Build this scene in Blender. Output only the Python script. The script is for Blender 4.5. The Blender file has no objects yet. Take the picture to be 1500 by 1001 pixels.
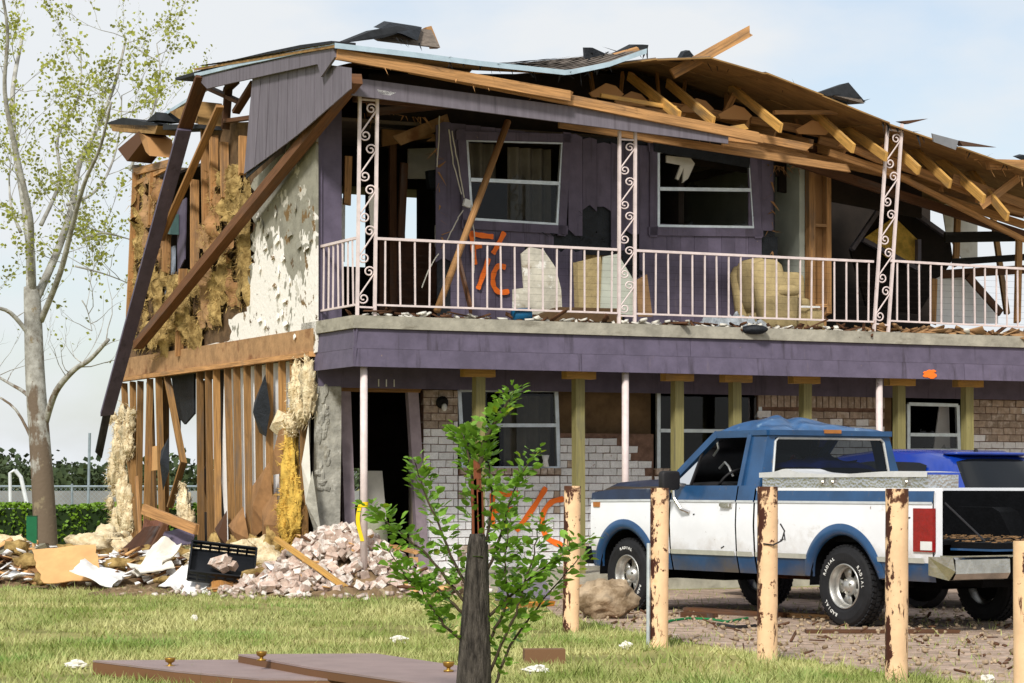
import bpy, bmesh, math, random
import numpy as np
from mathutils import Vector, Matrix, noise as mnoise
random.seed(7); np.random.seed(7)
SC = bpy.context.scene
C = SC.collection
# ------------------------------------------------------------------ camera, world, sun, exposure
F, CH, HY = 3600.0, 1.28, 710.0          # focal length in photo pixels, camera height, horizon row
cam = bpy.data.cameras.new('camera'); camo = bpy.data.objects.new('camera', cam); C.objects.link(camo)
camo.location = (0, 0, CH); camo.rotation_euler = (math.radians(90), 0, 0)
cam.sensor_width = 36; cam.lens = F / 1500 * 36; cam.shift_y = (HY - 500.5) / 1500
cam.clip_start = 0.5; cam.clip_end = 3000
SC.camera = camo
SC.render.resolution_x, SC.render.resolution_y = 1024, 683
SUN_EL, SUN_AZ = math.radians(39), math.radians(-16)      # azimuth measured from behind the camera, negative = left
sd = Vector((math.sin(SUN_AZ) * math.cos(SUN_EL), -math.cos(SUN_AZ) * math.cos(SUN_EL), math.sin(SUN_EL)))
w = bpy.data.worlds.new('World'); SC.world = w; w.use_nodes = True
nt = w.node_tree; nt.nodes.clear()
def N(t, typ, **kw):
    n = t.nodes.new(typ)
    for k, v in kw.items(): setattr(n, k, v)
    return n
sky = N(nt, 'ShaderNodeTexSky', sky_type='NISHITA', sun_disc=False)
sky.sun_elevation = SUN_EL; sky.sun_rotation = math.atan2(sd.x, sd.y)
sky.air_density = 1.0; sky.dust_density = 1.5
bg1 = N(nt, 'ShaderNodeBackground'); bg1.inputs[1].default_value = 0.15
bg2 = N(nt, 'ShaderNodeBackground'); bg2.inputs[0].default_value = (0.93, 0.965, 1.0, 1); bg2.inputs[1].default_value = 0.90
tc = N(nt, 'ShaderNodeTexCoord'); mp = N(nt, 'ShaderNodeMapping'); mp.inputs['Scale'].default_value = (1, 1, 2.2)
nz = N(nt, 'ShaderNodeTexNoise'); nz.inputs['Scale'].default_value = 5.5; nz.inputs['Detail'].default_value = 6; nz.inputs['Roughness'].default_value = 0.52
rp = N(nt, 'ShaderNodeValToRGB'); rp.color_ramp.elements[0].position = 0.36; rp.color_ramp.elements[1].position = 0.53
rp.color_ramp.elements[0].color = (.45, .45, .45, 1)
mx = N(nt, 'ShaderNodeMixShader'); wo = N(nt, 'ShaderNodeOutputWorld')
nt.links.new(sky.outputs[0], bg1.inputs[0]); nt.links.new(tc.outputs['Generated'], mp.inputs[0])
nt.links.new(mp.outputs[0], nz.inputs['Vector']); nt.links.new(nz.outputs[0], rp.inputs[0]); nt.links.new(rp.outputs[0], mx.inputs[0])
nt.links.new(bg1.outputs[0], mx.inputs[1]); nt.links.new(bg2.outputs[0], mx.inputs[2]); nt.links.new(mx.outputs[0], wo.inputs[0])
sl = bpy.data.lights.new('sun', 'SUN'); so = bpy.data.objects.new('sun', sl); C.objects.link(so)
sl.energy = 3.7; sl.angle = math.radians(9); sl.color = (1, .97, .92)
so.rotation_euler = sd.to_track_quat('Z', 'Y').to_euler()
so.location = (0, 0, 30)
SC.view_settings.view_transform = 'Standard'; SC.view_settings.look = 'None'
SC.view_settings.exposure = 0.0; SC.view_settings.gamma = 1.0; SC.view_settings.use_curve_mapping = False
# ------------------------------------------------------------------ pixel to place
TH = math.radians(25.5); CT, ST = math.cos(TH), math.sin(TH); OX, OY = -1.795, 28.1     # house corner and heading
def hf(x, y, b):                       # photo pixel on the plane b = const of the house (parallel to its front)
    k = (x - 750) / F; a = (k * (OY + b * CT) - OX + b * ST) / (CT - k * ST); Y = OY + a * ST + b * CT
    return Vector((a, b, CH + (HY - y) / F * Y))
def hs(x, y, a):                       # photo pixel on the plane a = const (parallel to the left side wall)
    k = (x - 750) / F; b = (k * (OY + a * ST) - OX - a * CT) / (-ST - k * CT); Y = OY + a * ST + b * CT
    return Vector((a, b, CH + (HY - y) / F * Y))
def gp(x, y, z=0.0):                   # photo pixel on the ground plane
    D = (CH - z) * F / (y - HY); return Vector(((x - 750) / F * D, D, z))
def at(x, y, D): return Vector(((x - 750) / F * D, D, CH + (HY - y) / F * D))
def hw(a, b, z=0): return Vector((OX + a * CT - b * ST, OY + a * ST + b * CT, z))   # house -> world
# ------------------------------------------------------------------ mesh builder
def rnd(a, b): return random.uniform(a, b)
class MB:
    def __init__(s): s.V = []; s.F = []; s.U = []; s.I = []
    def face(s, idx, uv=None, mi=0): s.F.append(tuple(idx)); s.U.append(uv); s.I.append(mi)
    def add(s, pts): n = len(s.V); s.V.extend([tuple(p) for p in pts]); return n
    def beam(s, p0, p1, w, h, up=(0, 0, 1), jag=0.0, mi=0, jag0=0.0):
        p0 = Vector(p0); p1 = Vector(p1); ax = p1 - p0; L = ax.length; ax.normalize()
        sd_ = ax.cross(Vector(up))
        if sd_.length < 1e-4: sd_ = ax.cross(Vector((1, 0, 0)))
        sd_.normalize(); u2 = sd_.cross(ax)
        cs = [(-w/2, -h/2), (w/2, -h/2), (w/2, h/2), (-w/2, h/2)]
        n = s.add([p0 + sd_*x + u2*y - ax*rnd(0, jag0) for x, y in cs] + [p1 + sd_*x + u2*y + ax*rnd(-jag, jag) for x, y in cs])
        o = rnd(0, 5)
        for i in range(4):
            j = (i + 1) % 4; d = w if i % 2 == 0 else h
            s.face((n+i, n+j, n+4+j, n+4+i), [(o+i*.3, 0), (o+i*.3+d, 0), (o+i*.3+d, L), (o+i*.3, L)], mi)
        s.face((n+3, n+2, n+1, n), [(0, 0), (w, 0), (w, .01), (0, .01)], mi); s.face((n+4, n+5, n+6, n+7), [(0, 0), (w, 0), (w, .01), (0, .01)], mi)
        return s
    def box(s, c, d, rz=0, R=None, mi=0):
        c = Vector(c); x, y, z = d[0]/2, d[1]/2, d[2]/2
        if R is None: R = Matrix.Rotation(rz, 3, 'Z')
        n = s.add([c + R @ Vector((i*x, j*y, k*z)) for k in (-1, 1) for i, j in ((-1, -1), (1, -1), (1, 1), (-1, 1))])
        for f in ((3, 2, 1, 0), (4, 5, 6, 7), (0, 1, 5, 4), (1, 2, 6, 5), (2, 3, 7, 6), (3, 0, 4, 7)): s.face([n+i for i in f], None, mi)
        return s
    def bb(s, x0, x1, y0, y1, z0, z1, mi=0): return s.box(((x0+x1)/2, (y0+y1)/2, (z0+z1)/2), (abs(x1-x0), abs(y1-y0), abs(z1-z0)), mi=mi)
    def prism(s, pts, d, mi=0):        # polygon (list of 3D points) extruded by vector d
        d = Vector(d); m = len(pts); pts = [Vector(p) for p in pts]
        nrm = Vector((0, 0, 0))
        for i in range(m): nrm += pts[i].cross(pts[(i+1) % m])
        if nrm.dot(d) > 0: pts = pts[::-1]
        n = s.add(pts + [p + d for p in pts])
        s.face(range(n, n+m), None, mi); s.face(range(n+2*m-1, n+m-1, -1), None, mi)
        for i in range(m):
            j = (i+1) % m; s.face((n+j, n+i, n+m+i, n+m+j), None, mi)
        return s
    def tube(s, path, r, n=6, caps=True, mi=0):
        path = [Vector(p) for p in path]; m = len(path)
        rr = r if isinstance(r, (list, tuple)) else [r]*m
        t = (path[1]-path[0]).normalized(); u = t.cross(Vector((0.13, 0.21, 1)))
        if u.length < .05: u = t.cross(Vector((1, 0, 0)))
        u.normalize(); base = len(s.V); Ls = 0
        for i, p in enumerate(path):
            t = (path[min(i+1, m-1)] - path[max(i-1, 0)])
            if t.length < 1e-6: t = Vector((0, 0, 1))
            t.normalize(); u = (u - t*u.dot(t)).normalized(); v = t.cross(u)
            s.add([p + (u*math.cos(2*math.pi*k/n) + v*math.sin(2*math.pi*k/n))*rr[i] for k in range(n)])
        for i in range(m-1):
            L0 = Ls; Ls += (path[i+1]-path[i]).length
            for k in range(n):
                q = (k+1) % n; a = base+i*n
                s.face((a+k, a+q, a+n+q, a+n+k), [(k*.05, L0), (k*.05+.05, L0), (k*.05+.05, Ls), (k*.05, Ls)], mi)
        if caps: s.face([base+k for k in range(n)][::-1], None, mi); s.face([base+(m-1)*n+k for k in range(n)], None, mi)
        return s
    def cyl(s, p0, p1, r0, r1=None, n=12, mi=0): return s.tube([p0, p1], [r0, r0 if r1 is None else r1], n, mi=mi)
    def lathe(s, prof, c, ax=(0, 0, 1), n=20, mi=0, closed=False):   # prof: list of (r, h)
        c = Vector(c); ax = Vector(ax).normalized(); u = ax.orthogonal().normalized(); v = ax.cross(u); base = len(s.V); m = len(prof)
        for r, h in prof: s.add([c + ax*h + (u*math.cos(2*math.pi*k/n) + v*math.sin(2*math.pi*k/n))*r for k in range(n)])
        for i in range(m-1):
            for k in range(n):
                q = (k+1) % n; a = base+i*n; s.face((a+k, a+q, a+n+q, a+n+k), None, mi)
        return s
    def grid(s, fn, nu, nv, mi=0, keep=None):     # fn(u,v) -> point, u,v in 0..1
        base = s.add([fn(i/nu, j/nv) for j in range(nv+1) for i in range(nu+1)]); W = nu+1
        for j in range(nv):
            for i in range(nu):
                if keep and not keep((i+.5)/nu, (j+.5)/nv): continue
                a = base + j*W + i
                s.face((a, a+1, a+W+1, a+W), [(i/nu, j/nv), ((i+1)/nu, j/nv), ((i+1)/nu, (j+1)/nv), (i/nu, (j+1)/nv)], mi)
        return s
    def blob(s, c, r, amp=.25, fr=2.0, seed=0, nu=14, nv=9, e=1.0, R=None, mi=0):   # noisy (super)ellipsoid
        c = Vector(c); sv = Vector((seed*3.7, seed*1.3, seed*7.1)); base = len(s.V)
        def sp(x): return math.copysign(abs(x)**e, x)
        for j in range(nv+1):
            ph = math.pi*(j/nv - .5)
            for i in range(nu):
                t = 2*math.pi*i/nu
                d = Vector((sp(math.cos(ph))*sp(math.cos(t)), sp(math.cos(ph))*sp(math.sin(t)), sp(math.sin(ph))))
                k = 1 + amp*mnoise.fractal(d*fr + sv, 1, 2, 3)
                p = Vector((d.x*r[0], d.y*r[1], d.z*r[2]))*k
                if R: p = R @ p
                s.add([c+p])
        for j in range(nv):
            for i in range(nu):
                q = (i+1) % nu; s.face((base+j*nu+i, base+j*nu+q, base+(j+1)*nu+q, base+(j+1)*nu+i), None, mi)
        return s
    def mesh(s, name, mats, smooth=False):
        me = bpy.data.meshes.new(name); me.from_pydata(s.V, [], s.F)
        for m in (mats if isinstance(mats, (list, tuple)) else [mats]): me.materials.append(m)
        if any(u is not None for u in s.U):
            ul = me.uv_layers.new(name='uv'); k = 0
            for f, u in zip(s.F, s.U):
                for q in range(len(f)):
                    if u is not None: ul.data[k+q].uv = u[q]
                k += len(f)
        if any(s.I): me.polygons.foreach_set('material_index', s.I)
        if smooth: me.polygons.foreach_set('use_smooth', [True]*len(s.F))
        me.update(); return me
    def obj(s, name, mats, parent=None, smooth=False, loc=None):
        o = bpy.data.objects.new(name, s.mesh(name, mats, smooth)); C.objects.link(o); o.parent = parent
        if loc is not None: o.location = loc
        return o
def inst(name, me, parent=None, mw=None):
    o = bpy.data.objects.new(name, me); C.objects.link(o); o.parent = parent
    if mw is not None: o.matrix_basis = mw
    return o
def empty(name, loc=(0, 0, 0), rz=0, parent=None):
    o = bpy.data.objects.new(name, None); C.objects.link(o); o.location = loc; o.rotation_euler = (0, 0, rz); o.parent = parent; return o
def tag(o, label=None, cat=None, group=None, kind=None):
    if label: o['label'] = label
    if cat: o['category'] = cat
    if group: o['group'] = group
    if kind: o['kind'] = kind
    return o
def np_mesh(name, V, Fc, mat, parent=None):    # big triangle soups, V (n,3), Fc (m,3)
    me = bpy.data.meshes.new(name); me.vertices.add(len(V)); me.vertices.foreach_set('co', np.asarray(V, dtype=np.float32).ravel())
    m = len(Fc); me.loops.add(m*3); me.loops.foreach_set('vertex_index', np.asarray(Fc, dtype=np.int32).ravel())
    me.polygons.add(m); me.polygons.foreach_set('loop_start', np.arange(0, m*3, 3, dtype=np.int32)); me.update(calc_edges=True); me.validate()
    me.materials.append(mat); o = bpy.data.objects.new(name, me); C.objects.link(o); o.parent = parent; return o
# ------------------------------------------------------------------ materials
MATS = {}
def tone(c): return tuple(.8*(v/.8)**1.2 if v < .8 else v for v in c)     # contrast put into the colours: mid and dark tones deepened, so shade reads blacker
def mat(name, col, rough=.8, var=.25, scale=6, bump=.15, metal=0, col2=None, mapping=(1, 1, 1), coord='Object', lo=.35, hi=.65, orand=0.0, spec=.3, detail=8, fine=0, trans=0, coat=0):
    col = tone(col); col2 = tone(col2) if col2 else None
    m = bpy.data.materials.new(name); m.use_nodes = True; t = m.node_tree; b = t.nodes['Principled BSDF']; L = t.links.new
    b.inputs['Roughness'].default_value = rough; b.inputs['Metallic'].default_value = metal; b.inputs['Specular IOR Level'].default_value = spec
    if coat: b.inputs['Coat Weight'].default_value = coat; b.inputs['Coat Roughness'].default_value = .12
    tc = N(t, 'ShaderNodeTexCoord'); mp = N(t, 'ShaderNodeMapping'); mp.inputs['Scale'].default_value = mapping
    L(tc.outputs[coord], mp.inputs[0])
    oi = N(t, 'ShaderNodeObjectInfo')
    vm = N(t, 'ShaderNodeVectorMath', operation='MULTIPLY_ADD'); vm.inputs[1].default_value = (37, 23, 51)
    cb = N(t, 'ShaderNodeCombineXYZ')
    for i in range(3): L(oi.outputs['Random'], cb.inputs[i])
    L(cb.outputs[0], vm.inputs[0]); L(mp.outputs[0], vm.inputs[2])
    nz = N(t, 'ShaderNodeTexNoise'); nz.inputs['Scale'].default_value = scale; nz.inputs['Detail'].default_value = detail; nz.inputs['Roughness'].default_value = .6
    L(vm.outputs[0], nz.inputs['Vector'])
    rp = N(t, 'ShaderNodeValToRGB'); e = rp.color_ramp.elements; e[0].position = lo; e[1].position = hi
    c1 = [max(0, c*(1-var)) for c in col]; c2 = list(col2) if col2 else [min(1, c*(1+var)) for c in col]
    e[0].color = (*c1, 1); e[1].color = (*c2, 1); L(nz.outputs[0], rp.inputs[0]); out = rp.outputs[0]
    hv = N(t, 'ShaderNodeHueSaturation')
    mr = N(t, 'ShaderNodeMapRange'); mr.inputs[3].default_value = 1-orand; mr.inputs[4].default_value = 1+orand
    L(oi.outputs['Random'], mr.inputs[0]); L(mr.outputs[0], hv.inputs['Value']); L(out, hv.inputs['Color']); out = hv.outputs[0]
    L(out, b.inputs['Base Color'])
    if bump:
        bp = N(t, 'ShaderNodeBump'); bp.inputs['Strength'].default_value = bump; bp.inputs['Distance'].default_value = .02
        n2 = N(t, 'ShaderNodeTexNoise'); n2.inputs['Scale'].default_value = scale*(fine or 4); n2.inputs['Detail'].default_value = 5; L(vm.outputs[0], n2.inputs['Vector'])
        L(n2.outputs[0], bp.inputs['Height']); L(bp.outputs[0], b.inputs['Normal'])
    m['b'] = 1; MATS[name] = m; m['out'] = ''
    return m
def layer(m, col, scale, lo, hi, mapping=(1, 1, 1), coord='Object', rough=None, detail=8, axis=None, inv=False):
    """lay a second colour (rust, stain, dirt, peeled patch) over a material where a noise is above lo..hi; axis=(vec, lo, hi) biases it along a direction"""
    col = tone(col); t = m.node_tree; b = t.nodes['Principled BSDF']; L = t.links.new
    src = b.inputs['Base Color'].links[0].from_socket
    tc = N(t, 'ShaderNodeTexCoord'); mp = N(t, 'ShaderNodeMapping'); mp.inputs['Scale'].default_value = mapping; L(tc.outputs[coord], mp.inputs[0])
    oi = N(t, 'ShaderNodeObjectInfo'); cb = N(t, 'ShaderNodeCombineXYZ'); va = N(t, 'ShaderNodeVectorMath', operation='MULTIPLY_ADD'); va.inputs[1].default_value = (29, 41, 17)
    for i in range(3): L(oi.outputs['Random'], cb.inputs[i])
    L(cb.outputs[0], va.inputs[0]); L(mp.outputs[0], va.inputs[2])
    nz = N(t, 'ShaderNodeTexNoise'); nz.inputs['Scale'].default_value = scale; nz.inputs['Detail'].default_value = detail; nz.inputs['Roughness'].default_value = .65; L(va.outputs[0], nz.inputs['Vector'])
    f = nz.outputs[0]
    if axis:
        dv = N(t, 'ShaderNodeVectorMath', operation='DOT_PRODUCT'); dv.inputs[1].default_value = axis[0]; L(tc.outputs[coord], dv.inputs[0])
        m2 = N(t, 'ShaderNodeMapRange'); m2.inputs[1].default_value = axis[1]; m2.inputs[2].default_value = axis[2]; m2.inputs[3].default_value = -axis[3] if len(axis) > 3 else -.3; m2.inputs[4].default_value = axis[3] if len(axis) > 3 else .3
        L(dv.outputs['Value'], m2.inputs[0]); ad = N(t, 'ShaderNodeMath', operation='ADD'); L(f, ad.inputs[0]); L(m2.outputs[0], ad.inputs[1]); f = ad.outputs[0]
    mr = N(t, 'ShaderNodeMapRange'); mr.inputs[1].default_value = lo; mr.inputs[2].default_value = hi; L(f, mr.inputs[0])
    mx = N(t, 'ShaderNodeMix', data_type='RGBA'); L(mr.outputs[0], mx.inputs[0]); L(src, mx.inputs[6]); mx.inputs[7].default_value = (*col, 1)
    L(mx.outputs[2], b.inputs['Base Color']); return m
def wood(name, col, var=.35, orand=.25, rough=.75):
    m = mat(name, col, rough, var, 1.0, .25, coord='UV', mapping=(55, 2.2, 1), orand=orand, lo=.3, hi=.7, fine=3)
    layer(m, tuple(c*.35 for c in col), 1.0, .62, .78, mapping=(9, 3, 1), coord='UV'); layer(m, tuple((c+.25)*.33 for c in col), 1.0, .54, .72, mapping=(4, .8, 1), coord='UV'); return m
lumber = wood('lumber', (.45, .262, .118), .45); lumber_y = wood('rafter_lumber', (.61, .375, .125), .34, .12); lumber_d = wood('old_dark_lumber', (.14, .07, .035))
stud_m = wood('stud_lumber', (.33, .195, .08), .45, .35); treated = wood('treated_pine', (.29, .26, .12), .2, .12); block_m = wood('header_block_pine', (.50, .31, .10), .25, .12)
black_w = wood('charred_board', (.02, .018, .016), .4, .2)
purple = mat('purple_paint', (.155, .132, .182), .6, .16, 5, .12, orand=.07); layer(purple, (.21, .175, .20), 3, .62, .8, mapping=(4, 4, .5))
layer(purple, (.075, .062, .078), 1.6, .56, .74, mapping=(5, 5, .35)); layer(purple, (.36, .27, .19), 14, .70, .73)
purple_f = mat('weathered_purple_paint', (.20, .18, .205), .7, .14, 5, .12, mapping=(3, 3, .4), orand=.06)
layer(purple_f, (.11, .095, .105), 1.8, .56, .74, mapping=(7, 7, .3)); layer(purple_f, (.36, .28, .2), 14, .70, .73)
plywood = mat('plywood_underside', (.34, .215, .09), .8, .25, 3, .1, mapping=(.6, 4, 4)); layer(plywood, (.16, .08, .035), 2.5, .55, .75)
osb = mat('fibre_sheathing', (.40, .255, .135), .9, .2, 7, .25, orand=.08); layer(osb, (.24, .12, .055), 3, .55, .7)
shingle = mat('asphalt_shingle', (.22, .185, .155), .95, .3, 14, .5, mapping=(1, 3, 3)); shingle_b = mat('dark_felt', (.03, .032, .035), .8, .3, 8, .3)
drip = mat('pale_metal_edge', (.50, .60, .66), .4, .12, 5, .05, metal=.3)
concrete = mat('concrete', (.40, .375, .31), .9, .22, 5, .35); layer(concrete, (.20, .18, .14), 2.5, .55, .75, mapping=(1, 1, 3))
iron = mat('pink_white_iron_paint', (.70, .605, .58), .5, .1, 9, .05); layer(iron, (.30, .14, .08), 7, .66, .76)
alum = mat('window_aluminium', (.62, .66, .68), .38, .12, 8, .05, metal=.55)
stucco = mat('stucco_grey', (.40, .385, .335), .95, .3, 5, .7); layer(stucco, (.20, .17, .11), 2.5, .56, .7); layer(stucco, (.62, .60, .54), 4, .62, .68)
peel = mat('peeled_wallboard', (.33, .315, .26), .9, .16, 5, .5); layer(peel, (.83, .79, .73), 1.7, .50, .512, mapping=(1, 1.2, .75), axis=((0, 0, -1), -4.75, -3.5, .13), detail=4); layer(peel, (.60, .57, .50), 2.2, .60, .615, detail=4); layer(peel, (.24, .16, .075), 2.3, .60, .625, detail=6); layer(peel, (.15, .10, .05), 6, .63, .66)
drywall = mat('drywall', (.74, .71, .64), .9, .1, 4, .12, orand=.07); layer(drywall, (.5, .43, .32), 2.5, .6, .75)
drywall_w = mat('white_drywall', (.84, .83, .81), .85, .06, 4, .1, orand=.05); layer(drywall_w, (.52, .50, .46), 3, .62, .75)
inner = mat('interior_plaster', (.16, .13, .10), .9, .2, 3, .1); inner_g = mat('interior_green_plaster', (.50, .52, .45), .9, .1, 3, .1); inner_d = mat('interior_dark', (.035, .026, .02), .95, .3, 3, .1)  # near-black inner_d puts the gloom of rooms and soffit into the colour
insul_o = mat('old_insulation', (.35, .225, .07), 1, .55, 7, .9, col2=(.56, .41, .18), orand=.12); insul_c = mat('cream_insulation', (.77, .61, .37), 1, .3, 9, .9, col2=(.87, .76, .55), orand=.08); insul_y = mat('yellow_insulation', (.69, .48, .125), 1, .3, 8, .8, orand=.08)
paper = mat('kraft_paper', (.36, .21, .10), .9, .25, 4, .3, orand=.15); felt = mat('black_building_paper', (.022, .026, .032), .6, .4, 9, .5)
card = mat('cardboard', (.64, .40, .19), .9, .12, 3, .1, orand=.05); layer(card, (.4, .22, .09), 2, .62, .8)
white_b = mat('whitewashed_brick', (.84, .825, .82), .85, .08, 18, .5, orand=.1); layer(white_b, (.48, .33, .27), 22, .62, .72)
tan_b = mat('tan_brick', (.46, .37, .30), .9, .2, 16, .5, orand=.2); layer(tan_b, (.66, .58, .52), 9, .52, .66)
rub_b = mat('rubble_brick', (.50, .39, .325), .9, .25, 14, .5, orand=.25); layer(rub_b, (.74, .69, .63), 5, .48, .58); layer(rub_b, (.36, .29, .22), 9, .60, .70); layer(rub_b, (.46, .19, .13), 6, .62, .68)
mortar = mat('mortar', (.25, .16, .12), .95, .25, 14, .5)
backing = mat('stained_sheathing', (.20, .135, .075), .95, .3, 4, .3)
cream = mat('bollard_paint', (.80, .565, .36), .6, .1, 6, .12, orand=.05); layer(cream, (.78, .46, .19), 3.5, .6, .75, mapping=(1, 1, .6)); layer(cream, (.085, .028, .014), 8, .565, .60, mapping=(1.6, 1.6, .8), axis=((-.95, -.3, 0), .0, .078, .135))
layer(cream, (.13, .05, .022), 16, .62, .66); layer(cream, (.11, .04, .018), 5, .60, .63, mapping=(2.5, 2.5, .5))
layer(cream, (.12, .05, .025), 9, .55, .62, axis=((0, 0, 1), .95, 1.32, .22))
rust = mat('rusted_steel', (.16, .065, .03), .85, .4, 10, .4)
orange = mat('orange_spray', (1.0, .24, .035), .6, .06, 9, .05)
leafm = mat('sapling_leaf', (.20, .34, .05), .5, .35, 9, .05, orand=.45, spec=.4); leafm_y = mat('young_leaf', (.30, .38, .035), .5, .25, 9, .05, orand=.25); leaf_t = mat('sycamore_leaf', (.38, .40, .09), .6, .35, 1.2, 0, orand=0)
for m_ in (leafm, leafm_y, leaf_t):
    t_ = m_.node_tree; b_ = t_.nodes['Principled BSDF']; tr_ = N(t_, 'ShaderNodeBsdfTranslucent'); ms_ = N(t_, 'ShaderNodeMixShader'); ms_.inputs[0].default_value = .35
    t_.links.new(b_.inputs['Base Color'].links[0].from_socket, tr_.inputs[0]); o_ = t_.nodes['Material Output']
    t_.links.new(b_.outputs[0], ms_.inputs[1]); t_.links.new(tr_.outputs[0], ms_.inputs[2]); t_.links.new(ms_.outputs[0], o_.inputs[0])
def glass(name, tint, fac):
    m = bpy.data.materials.new(name); m.use_nodes = True; t = m.node_tree; t.nodes.clear(); o = N(t, 'ShaderNodeOutputMaterial'); ms = N(t, 'ShaderNodeMixShader')
    tr = N(t, 'ShaderNodeBsdfTransparent'); tr.inputs[0].default_value = (*tint, 1); gl = N(t, 'ShaderNodeBsdfGlossy'); gl.inputs[1].default_value = .03
    fr = N(t, 'ShaderNodeFresnel'); fr.inputs[0].default_value = fac; nz = N(t, 'ShaderNodeTexNoise'); nz.inputs[2].default_value = 3; bp = N(t, 'ShaderNodeBump'); bp.inputs[0].default_value = .02
    t.links.new(nz.outputs[0], bp.inputs['Height']); t.links.new(bp.outputs[0], gl.inputs['Normal'])
    t.links.new(fr.outputs[0], ms.inputs[0]); t.links.new(tr.outputs[0], ms.inputs[1]); t.links.new(gl.outputs[0], ms.inputs[2]); t.links.new(ms.outputs[0], o.inputs[0]); return m
glass_h = glass('house_glass', (.6, .62, .62), 1.35); glass_c = glass('tinted_car_glass', (.22, .25, .28), 1.25)
# ------------------------------------------------------------------ setting: ground
def ground_mat():
    m = mat('lawn_soil', (.25, .25, .075), .95, .3, 1.2, .5, col2=(.40, .36, .15), fine=20); layer(m, (.33, .25, .13), .8, .58, .7); return m
gm = ground_mat()
MB().grid(lambda u, v: ((u-.5)*1600, -60 + v*1500, 0), 40, 40).obj('ground', gm); tag(bpy.data.objects['ground'], kind='structure')
gravel_m = mat('gravel_dirt', (.44, .335, .26), .95, .35, 5, .8, fine=12); layer(gravel_m, (.56, .48, .42), 9, .56, .66); layer(gravel_m, (.13, .09, .07), 3, .62, .75)
gpts = [gp(815, 902, .004), gp(950, 930, .004), gp(1100, 957, .004), gp(1290, 985, .004), gp(1500, 1012, .004), Vector((12, 12, .004)), Vector((17, 36.2, .004)), Vector((9.5, 33.35, .004)), Vector((1.2, 29.4, .004)), Vector((.5, 28.9, .004)), Vector((.3, 26.9, .004))]
edge = []
for i in range(4):
    for q in range(8):
        p = gpts[i].lerp(gpts[i+1], q/8); p.y += rnd(-.18, .18); edge.append(p)
g_ = MB(); n0 = g_.add(edge + gpts[4:]); g_.face(range(n0, n0+len(g_.V)))
GRAVEL = [(p.x, p.y) for p in edge + gpts[4:]]
tag(g_.obj('gravel_yard', gravel_m), kind='structure')
def in_poly(x, y, P):
    c = False; j = len(P)-1
    for i in range(len(P)):
        if (P[i][1] > y) != (P[j][1] > y) and x < (P[j][0]-P[i][0])*(y-P[i][1])/(P[j][1]-P[i][1])+P[i][0]: c = not c
        j = i
    return c
# ------------------------------------------------------------------ the house
house = empty('ruined_house', (OX, OY, 0), TH)
tag(house, 'two-storey purple and white brick apartment house torn open by a blast, roof collapsing', 'building')
def part(name, mb, m, parent=None, smooth=False): return mb.obj(name, m, parent or house, smooth)
def L(p0, p1, w, h, m, name='timber', parent=None, up=(0, 0, 1), jag=.03, jag0=.02):
    mb = MB(); mb.beam(p0, p1, w, h, up, jag, 0, jag0); return part(name, mb, m, parent)
FB = 1.64      # front wall plane
SB = 1.25      # front end of the side wall
part('foundation', MB().bb(.02, 14, 1.5, 9.25, 0, .24), concrete)
part('porch_floor', MB().bb(-.02, 14, .15, 1.5, 0, .20), concrete)
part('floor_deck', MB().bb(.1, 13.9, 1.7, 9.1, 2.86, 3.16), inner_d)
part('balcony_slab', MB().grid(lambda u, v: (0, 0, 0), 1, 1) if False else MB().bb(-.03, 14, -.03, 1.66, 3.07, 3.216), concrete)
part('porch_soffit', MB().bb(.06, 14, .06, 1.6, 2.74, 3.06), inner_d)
fas = empty('balcony_fascia', parent=house)
bj = [(0, 4.4, 10.2, 14), (0, 2.9, 8.45, 14)]
for r, (z0, z1, off) in enumerate(((2.84, 3.066, .012), (2.63, 2.85, .03))):
    js = (bj[1] if r else bj[0])
    for i in range(len(js)-1):
        mb = MB(); a0, a1 = js[i]+(.003 if i else -off), js[i+1]-.003
        mb.prism([(a0, -off, z0), (a1, -off, z0), (a1, -off+.022, z1), (a0, -off+.022, z1)], (0, .02, 0)); part('fascia_board', mb, purple, fas)
    mb = MB(); mb.prism([(-off, -off+.0, z0), (-off, SB, z0), (-off+.022, SB, z1), (-off+.022, -off, z1)], (.02, 0, 0)); part('fascia_board', mb, purple, fas)
part('porch_header', MB().bb(.03, 14, SB, SB+.05, 2.44, 2.735), purple)
# ---- brick walls of the ground floor
bl, bh, bd = .192, .084, .09
def brick_mesh(m, nm, l=bl, h=bh, j=0):
    mb = MB(); q = .006; rr = random.Random(j)
    for s_, k in ((0, 0),):
        pts = []
        for z in (-h/2, h/2):
            for x, y in ((-l/2, -bd/2), (l/2, -bd/2), (l/2, bd/2), (-l/2, bd/2)):
                pts.append((x+rr.uniform(-q, q)*.6, y+rr.uniform(-q, q)*.6, z+rr.uniform(-q, q)*.6))
        n = mb.add(pts)
        for f in ((3, 2, 1, 0), (4, 5, 6, 7), (0, 1, 5, 4), (1, 2, 6, 5), (2, 3, 7, 6), (3, 0, 4, 7)): mb.face([n+i for i in f])
    me = mb.mesh(nm, m); return me
BW = [brick_mesh(white_b, 'brick', j=i) for i in range(5)]; BT = [brick_mesh(tan_b, 'brick', j=i+9) for i in range(5)]
HB = [brick_mesh(white_b, 'half_brick', l=.09, j=i) for i in range(2)]; HT = [brick_mesh(tan_b, 'half_brick', l=.09, j=i+4) for i in range(2)]
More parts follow.
